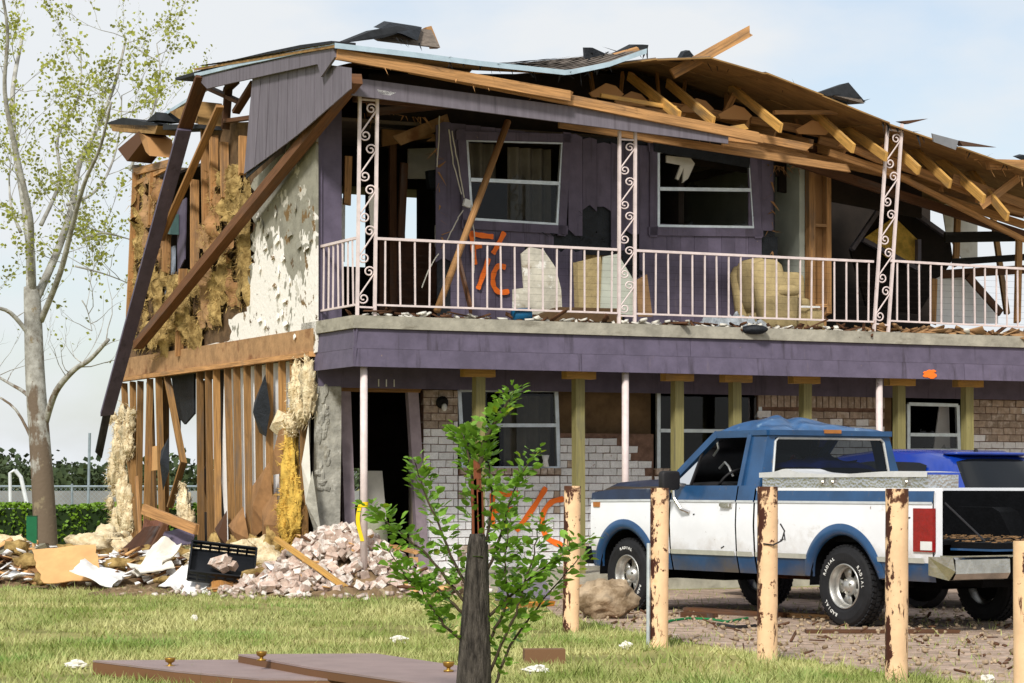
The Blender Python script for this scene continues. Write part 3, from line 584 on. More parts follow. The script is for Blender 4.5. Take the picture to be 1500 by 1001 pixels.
flap([hf(540, 50, 1.2), hf(578, 38, 1.3), hf(632, 44, 1.3), hf(645, 70, 1.1), hf(560, 60, 1.1)], (0, .15, .02), shingle); flap([hf(624, 40, 1.5), hf(632, 38, 1.5), hf(645, 70, 1.5), hf(634, 70, 1.5)], (0, .1, 0), lumber)
flap([hf(857, 70, .6), hf(868, 70, .6), hf(890, 80, .6), hf(858, 86, .6)], (.02, .1, .02), felt); flap([hf(895, 84, .3), hf(930, 66, .3), hf(950, 66, .3), hf(948, 76, .3), hf(935, 78, .3)], (0, .15, .03), shingle_b); flap([hf(900, 80, .2), hf(935, 70, .2), hf(938, 76, .2)], (0, .05, .02), lumber)
flap([hf(996, 88, .5), hf(1003, 76, .5), hf(1010, 74, .5), hf(1018, 84, .5), hf(1012, 92, .5)], (0, .1, .02), felt); flap([hf(975, 88, .4), hf(1000, 84, .4), hf(1000, 90, .4)], (0, .1, 0), shingle_b)
flap([hf(1200, 136, .6), hf(1243, 121, .8), hf(1268, 150, .8), hf(1240, 152, .6)], (.05, .3, .02), shingle_b); flap([hf(1222, 140, .4), hf(1262, 146, .4), hf(1266, 152, .4)], (0, .2, .02), shingle)
flap([hf(1318, 178, .2), hf(1360, 174, .2), hf(1330, 182, .2)], (0, .1, .01), lumber_d); flap([hf(1405, 206, .3), hf(1460, 216, .3), hf(1410, 214, .3)], (0, .1, .01), lumber_d); flap([hf(1366, 196, -.06), hf(1404, 206, -.06), hf(1400, 220, -.06), hf(1368, 208, -.06)], (0, .03, .01), mat('grey_flashing', (.3, .3, .31), .5, .1, 5, 0, metal=.4)); flap([hf(1490, 230, .4), hf(1500, 227, .4), hf(1504, 236, .4)], (0, .1, .02), felt)
for q in ((494, 80, -.30, 840, 142, -.26, .05, .12, lumber), (600, 100, -.2, 1112, 202, -.12, .06, .12, lumber), (700, 122, .1, 1052, 190, .05, .06, .09, lumber), (820, 182, .22, 1240, 247, .3, .05, .09, lumber), (986, 108, .4, 1098, 46, .3, .05, .13, lumber), (1010, 193, .1, 1110, 205, .1, .1, .13, lumber), (1060, 192, .5, 1185, 217, .5, .05, .1, lumber), (1135, 165, .5, 1228, 165, .5, .05, .05, lumber), (870, 160, 1.3, 1330, 262, 1.3, .05, .1, lumber), (1215, 224, .6, 1312, 256, .6, .05, .09, lumber), (1316, 258, .9, 1500, 352, .9, .05, .07, lumber), (1448, 241, .1, 1530, 243, .1, .08, .13, lumber), (1470, 300, .6, 1540, 318, .6, .07, .16, lumber), (1380, 290, 1.0, 1500, 330, 1.0, .05, .1, lumber), (1160, 235, 1.2, 1500, 345, 1.4, .06, .12, lumber_d), (1060, 210, .8, 1180, 232, .8, .05, .07, lumber), (905, 196, .3, 952, 208, .25, .03, .02, lumber), (925, 193, .3, 955, 200, .25, .03, .02, lumber), (520, 140, .4, 640, 150, .5, .06, .15, lumber_d), (540, 165, 1.2, 700, 150, 1.4, .05, .09, lumber_d)):
    L(hf(q[0], q[1], q[2]), hf(q[3], q[4], q[5]), q[6], q[7], q[8], 'roof_timber', roof, jag=.06)
for q in ((840, 148, .9, 1005, 172, .9, .05, .1, lumber), (950, 150, 1.2, 1180, 190, 1.0, .05, .09, lumber), (1100, 176, 1.0, 1260, 208, 1.0, .05, .09, lumber), (1200, 205, .9, 1330, 240, .8, .05, .1, lumber), (1300, 235, .8, 1420, 280, .7, .05, .11, lumber), (880, 140, .3, 985, 158, .3, .04, .05, lumber_y), (1030, 196, .0, 1090, 186, .1, .04, .07, lumber_y), (1230, 210, .5, 1290, 236, .5, .05, .08, lumber), (1395, 262, .5, 1500, 300, .5, .06, .12, lumber), (1140, 215, 1.4, 1250, 224, 1.4, .05, .08, lumber_d), (1085, 120, 1.2, 1060, 170, 1.2, .04, .08, lumber), (1490, 262, .3, 1440, 300, .4, .05, .1, lumber)):
    L(hf(q[0], q[1], q[2]), hf(q[3], q[4], q[5]), q[6], q[7], q[8], 'roof_timber', roof, jag=.06)
for x, y in ((1076, 160), (1190, 182), (888, 128), (925, 140), (1020, 150), (1300, 214)):
    part('gusset', MB().prism([hf(x-24, y+8, .75), hf(x, y-6, .75), hf(x+14, y-2, .75), hf(x+26, y+10, .75), hf(x+20, y+16, .75), hf(x-20, y+14, .75)], (0, .03, 0)), lumber, roof)
part('hanging_wallboard', MB().prism([hf(976, 228, 1.75), hf(1012, 232, 1.75), hf(1018, 240, 1.75), hf(1008, 262, 1.75), hf(1000, 268, 1.75), hf(1002, 246, 1.75), hf(994, 264, 1.75), hf(990, 262, 1.75), hf(997, 242, 1.75), hf(976, 238, 1.75)], (0, .03, 0)), drywall)
part('charred_lintel', MB().prism([hf(958, 198, FB-.07), hf(1100, 216, FB-.07), hf(1098, 246, FB-.07), hf(1040, 236, FB-.07), hf(958, 222, FB-.07)], (0, .03, 0)), felt)
part('daylight_sheet', MB().prism([hf(1376, 596, 2.1), hf(1390, 594, 2.1), hf(1392, 656, 2.1), hf(1368, 658, 2.1)], (0, .02, 0)), drywall_w)  # white sheet standing in for daylight seen through the small window
for x0, y0, x1, y1 in ((922, 112, 995, 170), (978, 122, 1045, 178), (1070, 128, 1144, 188), (1172, 146, 1250, 218), (1228, 180, 1298, 230), (1272, 180, 1346, 250), (1322, 203, 1392, 270), (1364, 222, 1441, 292), (1412, 240, 1476, 318)):
    L(hf(x0, y0, 1.3), hf(x1, y1, -.12), .042, .115, lumber_y, 'rafter', roof, jag=.008)
for x in (865, 912, 962, 1004, 1066, 1108, 1158, 1205, 1290, 1350, 1400, 1470):      # truss webs in the shade of the deck
    y = 110 + max(0, x-1040)*.33; L(hf(x, y, 1.9), hf(x+rnd(-6, 14), y+55, 1.5), .04, .09, lumber, 'truss_web', roof)
    L(hf(x-30, y+48, 1.7), hf(x+30, y+62, .9), .04, .12, lumber, 'truss_chord', roof, jag=.05)
mb = MB(); mb.beam(hf(515, 127, -.10), hf(1066, 199, -.10), .04, .20); part('eave_board', mb, purple_f, roof)
part('broken_soffit', MB().prism([hf(552, 131, -.12), hf(580, 136, -.12), hf(572, 140, -.12), hf(556, 138, -.12)], (0, .2, .02)), drywall_w, roof)
# ---- left side wall and gable end
part('side_band', MB().bb(-.035, .02, SB, 9.25, 2.86, 3.14), osb)
L((-.04, SB, 2.83), (-.04, 9.25, 2.83), .10, .06, lumber, 'top_plate'); L((0.03, SB, .27), (0.03, 9.25, .27), .09, .05, stud_m, 'sole_plate')
def Z(x, y): return (140 + x*.28, 520 + y*.28)
st = [((150, 150), (160, 400)), ((160, 395), (238, 860)), ((195, 145), (205, 940)), ((235, 140), (222, 920)), ((285, 130), (262, 900)), ((330, 125), (352, 880)), ((375, 120), (460, 565)), ((460, 560), (388, 800)), ((545, 85), (552, 940)), ((590, 80), (604, 900)), ((632, 75), (642, 930)), ((690, 60), (716, 900)), ((738, 55), (752, 900)), ((792, 45), (806, 900)), ((850, 35), (862, 900)), ((910, 30), (912, 900)), ((975, 20), (985, 900)), ((1035, 12), (1050, 900)), ((1090, 8), (1092, 900))]
for p, q in st:
    q = (q[0], 1040) if q[1] >= 860 else q
    L(hs(*Z(*p), .01), hs(*Z(*q), .01), .042, .088, stud_m, 'wall_stud', up=(1, 0, 0))
part('inner_wallboard', MB().prism([(.1, 2.0, .75), (.1, 2.7, .95), (.1, 3.3, .5), (.1, 4.2, .62), (.1, 4.75, .35), (.1, 5.0, 1.3), (.1, 4.9, 2.8), (.1, 1.7, 2.8), (.1, 1.75, 1.5)], (.015, 0, 0)), drywall_w); part('stud_gap_shade', MB().bb(.16, .18, 1.3, 5.4, .3, 2.8), inner_d); part('inner_wallboard', MB().prism([hs(220, 655, .06), hs(235, 652, .06), hs(236, 688, .06), hs(220, 690, .06)], (.015, 0, 0)), card)  # near-black sheet stands in for the dark interior behind the stud gaps
# torn room behind the open studs
for p0, p1, m in (((.5, 6.2, .3), (.9, 8.0, 1.6), lumber_d), ((.9, 7.4, .3), (.3, 6.4, 1.5), lumber_d), ((.3, 8.6, .25), (.25, 8.7, 2.8), stud_m), ((1.2, 9.05, .25), (1.2, 9.05, 2.85), stud_m), ((.6, 9.05, .25), (.6, 9.05, 2.85), stud_m)): L(p0, p1, .05, .1, m, 'loose_stud')
part('dark_panel', MB().prism([hs(251, 552, .2), hs(284, 548, .2), hs(284, 606, .2), hs(270, 622, .2), hs(262, 612, .2), hs(262, 640, .2), hs(258, 612, .2)], (.03, 0, 0)), felt)
part('dark_panel', MB().bb(.3, .34, 5.3, 6.4, .3, .9), inner_d)
# upper storey: peeled board, batts, studs
ps = [(463, 178), (463, 516), (440, 520), (420, 512), (400, 523), (381, 527), (380, 512), (358, 520), (340, 526), (326, 524), (330, 500), (322, 518), (300, 528), (302, 506), (336, 499), (335, 475), (345, 462), (362, 458), (366, 440), (362, 412), (364, 390), (374, 385), (366, 365), (371, 340), (366, 315), (369, 292), (372, 262), (404, 232), (436, 200)]
_r = []
for i in range(len(ps)):
    (x0, y0), (x1, y1) = ps[i], ps[(i+1) % len(ps)]; _r.append((x0, y0))
    if i >= 1:
        for q in (.33, .66): _r.append((x0+(x1-x0)*q+rnd(-5, 5), y0+(y1-y0)*q+rnd(-3, 3)))
ps = [(min(x, 463), y) for x, y in _r]
part('peeled_wallboard', MB().prism([hs(x, y, -.03) for x, y in ps], (.03, 0, 0)), peel)
mb = MB()
for i in range(26):
    x, y = rnd(372, 455), rnd(300, 500)
    w_, h_ = rnd(2, 6), rnd(5, 14); mb.prism([hs(x, y, -.034), hs(x+w_, y-h_*.5, -.034), hs(x+w_*1.3, y+h_*.4, -.06), hs(x+w_*.3, y+h_, -.07)], (.012, 0, 0))
tag(part('curled_flakes', mb, peel), kind='stuff')
part('wall_sheathing', MB().prism([hs(x, y, .03) for x, y in [(463, 175), (463, 520), (188, 552), (202, 270), (244, 258), (246, 400), (300, 392), (300, 200), (330, 180)]], (.02, 0, 0)), mat('shaded_board', (.17, .11, .06), .95, .4, 5, .3))  # board behind the batts darkened so torn gaps read as shaded recesses
bq = []
def batt(x0, y0, x1, y1, m, seed, amp=.1, nm='insulation_batt', a=-.02, n=(8, 26)):
    c = [hs(x0, y0, a), hs(x1, y0, a), hs(x1, y1, a), hs(x0, y1, a)]
    def fn(u, v):
        p = c[0].lerp(c[1], u).lerp(c[3].lerp(c[2], u), v); e = min(u, 1-u, v*2, (1-v)*2)*2
        k = mnoise.fractal(Vector((p.y*5+seed, p.z*5, seed)), 1, 2.1, 4); j = mnoise.noise(Vector((p.z*4, seed, 2)))
        return p + Vector((-amp*(.35+.9*max(-.3, k))*min(1, e+.15), j*.04, mnoise.noise(Vector((p.y*6, seed, 9)))*.06*(1 if v < .1 or v > .9 else .1)))
    def kp(u, v): p = c[0].lerp(c[1], u).lerp(c[3].lerp(c[2], u), v); return mnoise.noise(Vector((p.y*3.1+seed, p.z*2.3, seed*2))) > -.24
    mb = MB(); mb.grid(fn, n[0], n[1], 0, kp); return part(nm, mb, m, None, True)
bx_ = [(196, 212, 255), (213, 228, 250), (229, 246, 262), (248, 262, 402), (262, 278, 410), (278, 294, 395), (294, 309, 330), (308, 323, 255), (322, 337, 250), (336, 352, 240), (351, 366, 262)]
for i, (xa, xb, yt) in enumerate(bx_):
    yb_ = (520 if xa < 290 else 492 if xa < 320 else 462) - (xa-190)*.03 + rnd(-14, 10); nn = 2 if yb_-yt > 200 else 1
    for k in range(nn):
        ya = yt + (yb_-yt)*k/nn; yb2 = yt + (yb_-yt)*(k+1)/nn
        batt(xa-(2 if i else 0), ya, xb+2, yb2-3, (insul_o, insul_o, osb, insul_o, paper)[(i*2+k) % 5], i*2.3+k, .17)
for i, (x0, y0, x1, y1) in enumerate(((300, 190, 302, 330), (313, 200, 313, 300), (285, 265, 285, 395), (328, 210, 330, 290), (246, 262, 243, 400), (200, 255, 190, 470), (356, 200, 356, 255), (268, 395, 262, 520), (225, 255, 222, 330))): L(hs(x0, y0, -.05), hs(x1, y1, -.05), .05, .11, lumber, 'wall_stud', up=(1, 0, 0))
L(hs(200, 252, -.03), hs(256, 238, -.03), .09, .1, lumber, 'top_plate'); L(hs(203, 268, -.04), hs(250, 244, -.04), .05, .06, lumber, 'top_plate')
part('utility_box', MB().prism([hs(244, 316, .0), hs(262, 314, .0), hs(262, 344, .0), hs(244, 342, .0)], (-.12, 0, 0)), mat('teal_enclosure', (.10, .17, .16), .5, .2, 5, .05)); part('pale_curtain', MB().prism([hs(240, 366, .04), hs(258, 360, .04), hs(257, 400, .04), hs(243, 434, .04)], (-.02, 0, 0)), mat('blue_grey_cloth', (.33, .37, .43), .9, .3, 8, .4, mapping=(6, 6, 1))); part('side_panel', MB().prism([hs(261, 300, .03), hs(274, 290, .03), hs(272, 380, .03), hs(262, 400, .03)], (-.02, 0, 0)), purple)
# hanging gable siding
gs = empty('gable_siding', parent=house)
for i in range(11):
    xa = 370 + i*13.1; xb = xa + 12.2
    tpz = lambda x: interp(x, [(370, 111), (465, 93), (516, 100)]); bt = lambda x: interp(x, [(355, 268), (516, 128)])
    sk = lambda x, y: x - 15*(y-111)/157*max(0, (440-x)/75)
    pts = [(xa, tpz(xa)), (xb, tpz(xb)), (sk(xb, bt(xb)), bt(xb)), (sk(xa, bt(xa)), bt(xa))]
    mb = MB(); mb.prism([hs(x, y, -.30-.004*(i % 2)) for x, y in pts], (.016, 0, 0)); part('siding_plank', mb, purple_f, gs)
part('siding_backing', MB().prism([hs(x, y, -.272) for x, y in [(372, 114), (464, 97), (512, 103), (512, 130), (360, 262)]], (.01, 0, 0)), felt, gs)
mb = MB(); mb.prism([hs(x, y, -.37) for x, y in [(288, 114), (400, 89), (489, 69), (490, 84), (470, 113), (465, 94), (400, 108), (303, 130)]], (.03, 0, 0)); part('rake_board', mb, purple_f)
mb = MB(); mb.prism([hs(x, y, -.39) for x, y in [(284, 108), (350, 92), (489, 63), (489, 68), (350, 97), (286, 113)]], (.05, 0, 0)); part('drip_edge', mb, drip)
mb = MB(); mb.prism([hs(x, y, -.36) for x, y in [(256, 114), (300, 101), (345, 87), (392, 76), (440, 66), (485, 60), (485, 64), (350, 93), (300, 106), (258, 118)]], (.3, 0, 0)); part('torn_felt', mb, shingle_b)
mb = MB(); mb.prism([hs(x, y, -.1) for x, y in [(220, 178), (300, 128), (302, 131), (222, 182)]], (.05, 0, 0)); part('bent_flashing', mb, drip)
L(hs(297, 113, -.36), hs(268, 196, -.38), .05, .19, lumber_d, 'broken_rake_board', up=(1, 0, 0)); mb = MB(); mb.beam(hs(270, 190, -.4), hs(157, 605, -.46), .045, .19, up=(1, 0, 0), jag=.1); part('broken_rake_board', mb, purple)
L(hs(160, 590, -.43), hs(144, 668, -.43), .04, .11, black_w, 'broken_rake_board', up=(1, 0, 0), jag=.08)
L(Vector((-.12, -.33, 5.86)), hs(202, 506, -.32), .12, .14, lumber_d if False else wood('wet_brown_timber', (.19, .095, .045)), 'fallen_plate', up=(1, 0, 0))
L(hs(322, 156, -.28), hs(236, 350, -.28), .04, .1, lumber, 'loose_stud', up=(1, 0, 0)); L(hs(250, 250, -.25), hs(212, 400, -.25), .04, .06, lumber, 'loose_stud', up=(1, 0, 0))
for q in ((303, 128, 352, 150), (335, 125, 330, 190), (372, 122, 345, 165), (330, 178, 372, 172), (345, 120, 332, 132)): L(hs(q[0], q[1], -.1), hs(q[2], q[3], -.1), .05, .1, lumber_d, 'truss_web', up=(1, 0, 0))
for pts, m in (([(190, 184), (215, 176), (236, 180), (268, 186), (262, 196), (205, 190)], shingle_b), ([(196, 186), (268, 188), (264, 200), (200, 196)], plywood), ([(208, 222), (240, 196), (250, 205), (222, 240)], lumber_d), ([(250, 182), (266, 168), (268, 180)], shingle_b), ([(286, 168), (325, 152), (330, 186), (300, 178)], plywood), ([(276, 186), (330, 186), (334, 192), (276, 194)], shingle_b), ([(238, 196), (252, 205), (256, 232), (250, 226)], lumber)):
    mb = MB(); mb.prism([hs(x, y, .1) for x, y in pts], (-.35, .05, .02)); part('roof_fragment', mb, m)
# ragged insulation down the ground floor side
def blobs(lst, m, nm, a=-.06):
    for i, (x, y, rx, rz_) in enumerate(lst):
        p = hs(x, y, a); mb = MB(); mb.blob(p, (.09, rx*.016, rz_*.0088), .55, 2.6, i+len(nm), 20, 14); part(nm, mb, m, None, True)
blobs([(175, 655, 9, 34), (168, 690, 8, 28), (186, 640, 8, 24), (190, 655, 6, 14), (180, 730, 9, 40), (188, 760, 7, 30), (172, 770, 10, 26), (270, 745, 8, 34), (276, 770, 8, 26)], insul_c, 'hanging_insulation')
blobs([(436, 575, 8, 32), (441, 600, 7, 20), (452, 565, 6, 34), (428, 620, 6, 14)], insul_c, 'hanging_insulation', -.09)
blobs([(398, 800, 12, 24), (372, 806, 10, 20), (345, 806, 12, 18), (316, 804, 10, 20)], insul_o, 'hanging_insulation', -.12)
blobs([(425, 700, 9, 66), (432, 745, 8, 44), (420, 760, 7, 36)], insul_y, 'hanging_insulation', -.08)
for pts, m, nm in (([(367, 590), (388, 548), (392, 600), (389, 640), (378, 634), (370, 612)], felt, 'torn_paper'), ([(402, 665), (412, 632), (422, 620), (418, 694), (400, 696)], paper, 'torn_paper'), ([(376, 712), (396, 676), (394, 730), (386, 772), (366, 790), (362, 772)], paper, 'torn_paper'), ([(406, 600), (426, 612), (408, 640), (400, 628)], insul_c, 'torn_paper'), ([(384, 745), (402, 720), (412, 770), (404, 806), (380, 800)], paper, 'torn_paper'), ([(340, 770), (356, 742), (362, 790), (350, 815)], paper, 'torn_paper'), ([(444, 640), (456, 622), (458, 720), (450, 740)], drywall, 'torn_paper'), ([(452, 700), (462, 690), (464, 780), (454, 776)], stucco, 'torn_paper'), ([(318, 775), (332, 748), (338, 800), (326, 812)], lumber_d, 'torn_paper'), ([(236, 660), (246, 640), (250, 690), (242, 720)], felt, 'torn_paper')):
    c = [hs(x, y, -.1) for x, y in pts]; mb = MB(); ce = sum(c, Vector((0, 0, 0)))/len(c); mb.add([p + Vector((rnd(-.06, .06), 0, 0)) for p in c]); ci = mb.add([ce + Vector((-.09, 0, 0))])
    for i in range(len(c)): mb.face((i, (i+1) % len(c), ci))
    part(nm, mb, m)
mb = MB()
for i in range(40):
    x, y = rnd(160, 196), rnd(600, 800); p = hs(x, y, -.05); mb.blob(p, (.05, rnd(.04, .12), rnd(.04, .14)), .6, 3, i, 9, 6)
tag(part('insulation_tufts', mb, insul_c, None, True), kind='stuff')
# loose fibres on all the torn insulation
def fibres(src, m, nm, n, ln):
    vs = []
    for o in src: vs += [v.co + v.normal*.004 for v in o.data.vertices if v.normal.length > .1]
    V = []; Fc = []
    for i in range(n):
        p = random.choice(vs); d = Vector((rnd(-1, .1), rnd(-.8, .8), rnd(-1.2, .5))).normalized()*rnd(*ln); w_ = Vector((rnd(-1, 1), rnd(-1, 1), rnd(-1, 1)))*.006; k = len(V)
        b_ = p + Vector((rnd(-.02, .02), rnd(-.03, .03), rnd(-.03, .03))); V += [tuple(b_ - w_), tuple(b_ + w_), tuple(b_ + d)]; Fc.append((k, k+1, k+2))
    tag(np_mesh(nm, V, Fc, m, house), kind='stuff')
ch_ = [o for o in C.objects if o.parent == house]
fibres([o for o in ch_ if o.name.startswith('insulation_batt')], insul_o, 'loose_fibres', 5000, (.03, .13)); fibres([o for o in ch_ if o.name.startswith(('hanging_insulation', 'insulation_tufts')) and o.data.materials[0] is insul_c], insul_c, 'loose_fibres', 7000, (.03, .12)); fibres([o for o in ch_ if o.name.startswith('hanging_insulation') and o.data.materials[0] is insul_y], insul_y, 'loose_fibres', 2500, (.03, .12))
# shreds of felt, paper and splintered wood hanging from the broken edges
def shreds(lst, m, n, nm, ln):
    V = []; Fc = []
    for i in range(n):
        x0, y0, b0, x1, y1, b1 = random.choice(lst); p = hf(x0, y0, b0).lerp(hf(x1, y1, b1), random.random()); d = Vector((rnd(-.5, .7), rnd(-.5, .2), rnd(-1, .15))).normalized()*rnd(*ln); w_ = Vector((rnd(.3, 1), 0, rnd(-.4, .4)))*rnd(.008, .03); k = len(V)
        V += [tuple(p-w_), tuple(p+w_), tuple(p+d*.6+w_*.7), tuple(p+d)]; Fc += [(k, k+1, k+2), (k, k+2, k+3)]
    tag(np_mesh(nm, V, Fc, m, house), kind='stuff')
shreds([(500, 78, -.3, 820, 138, -.2), (840, 150, .2, 1100, 200, .1), (1000, 190, .1, 1110, 205, .1), (1400, 225, .1, 1500, 260, .1)], lumber, 60, 'wood_shreds', (.05, .22))
shreds([(560, 50, 1, 640, 70, 1.1), (860, 78, .3, 950, 72, .2), (1000, 84, .3, 1260, 150, .5), (1290, 178, 0, 1490, 246, 0), (830, 108, -.3, 900, 95, -.3), (640, 84, -.3, 830, 106, -.3)], shingle_b, 90, 'felt_shreds', (.06, .2))
shreds([(520, 165, 1.5, 660, 175, 1.7), (1120, 240, 1.6, 1180, 250, 1.6), (1230, 260, 2, 1400, 300, 2.4), (640, 210, 1.6, 650, 400, 1.6), (1130, 250, 1.6, 1132, 380, 1.6)], paper, 90, 'paper_shreds', (.06, .25))
shreds([(790, 340, 1.58, 900, 352, 1.58), (845, 305, 1.58, 888, 360, 1.58), (905, 380, 1.58, 945, 400, 1.58)], felt, 40, 'paper_shreds', (.04, .12))
# ------------------------------------------------------------------ the pickup truck (x forward from the rear axle, y left, z up)
t_blue = mat('truck_blue_paint', (.028, .095, .205), .35, .22, 3, .04, coat=.45); layer(t_blue, (.16, .14, .12), 10, .62, .72); layer(t_blue, (.13, .115, .10), 2, .5, .85, axis=((0, 0, -1), -.75, -.42, .25))
t_navy = mat('truck_navy_hood', (.016, .034, .075), .4, .3, 4, .05, coat=.2); layer(t_navy, (.12, .14, .17), 5, .6, .75)
t_white = mat('truck_white_paint', (.80, .81, .83), .35, .04, 3, .03, coat=.3); layer(t_white, (.50, .46, .40), 3.2, .60, .8, mapping=(1, 1, 1.6)); layer(t_white, (.22, .13, .08), 13, .68, .72); layer(t_white, (.42, .36, .29), 1.6, .50, .9, axis=((0, 0, -1), -1.0, -.55, .22))
t_trim = mat('bright_trim', (.72, .72, .70), .3, .1, 8, .02, metal=.6); chrome = mat('scratched_chrome', (.62, .60, .57), .22, .2, 6, .06, metal=1.0); layer(chrome, (.35, .28, .22), 7, .62, .72)
rubber = mat('tyre_rubber', (.022, .022, .024), .75, .3, 9, .15); liner = mat('black_bed_liner', (.007, .0075, .009), .75, .3, 9, .3, spec=.12); mag = mat('slotted_alloy', (.50, .49, .46), .4, .2, 9, .1, metal=.8)
red_l = mat('red_lens', (.30, .012, .014), .2, .15, 20, .1, coat=.5); clear_l = mat('clear_lens', (.7, .7, .68), .2, .05, 9, 0); vinyl = mat('dark_vinyl', (.03, .028, .03), .6, .2, 6, .1); amber = mat('amber_lens', (.45, .2, .06), .3, .1, 9, 0)
plate = mat('diamond_plate', (.63, .64, .65), .33, .12, 5, .0, metal=.85)
t = plate.node_tree; vo = N(t, 'ShaderNodeTexVoronoi', feature='F1'); vo.inputs['Scale'].default_value = 38; bp = N(t, 'ShaderNodeBump'); bp.inputs['Strength'].default_value = .6; bp.inputs['Distance'].default_value = .01
tcn = N(t, 'ShaderNodeTexCoord'); mpn = N(t, 'ShaderNodeMapping'); mpn.inputs['Rotation'].default_value = (0, .78, 0); t.links.new(tcn.outputs['Object'], mpn.inputs[0]); t.links.new(mpn.outputs[0], vo.inputs['Vector']); t.links.new(vo.outputs['Distance'], bp.inputs['Height']); t.links.new(bp.outputs[0], t.nodes['Principled BSDF'].inputs['Normal'])
HD = Vector((-.538, .843, 0)).normalized(); TA = math.atan2(HD.y, HD.x); LF = Vector((-HD.y, HD.x, 0))
T0 = Vector((2.984+.08, 22.15, 0)) - LF*.85
truck = empty('pickup_truck', T0, TA); tag(truck, 'battered blue and white pickup truck with dented roof and lowered tailgate', 'truck')
def tp(n, mb, m, parent=None, sm=False): return mb.obj(n, m, parent or truck, sm)
def yS(z): return interp(z, [(.3, .90), (.44, .93), (.62, .968), (.9, .982), (1.12, .972), (1.24, .95), (1.4, .92)])
AR = .485
def arch(x, cx):
    d = AR**2 - (x-cx)**2; return .36 + math.sqrt(d) if d > 0 else -1
def sidep(x0, x1, zl, zh, s_, cx, rows=4, cols=56, off=0.0):
    mb = MB(); W = cols+1
    def lo(x): return max(zl(x) if callable(zl) else zl, arch(x, cx) if cx is not None else -1)
    def hi(x): return zh(x) if callable(zh) else zh
    base = None
    for j in range(rows+1):
        for i in range(cols+1):
            x = x0+(x1-x0)*i/cols; a, b = lo(x), hi(x); z = a+(b-a)*j/rows if a < b else b
            n = mb.add([(x, s_*(yS(z)+off), z)]); base = n if base is None else base
    for j in range(rows):
        for i in range(cols):
            x = x0+(x1-x0)*(i+.5)/cols
            if lo(x) >= hi(x): continue
            f = (base+j*W+i, base+j*W+i+1, base+(j+1)*W+i+1, base+(j+1)*W+i); mb.face(f if s_ < 0 else f[::-1])
    return mb
XR, XF, XC = -1.2, 3.98, 1.27
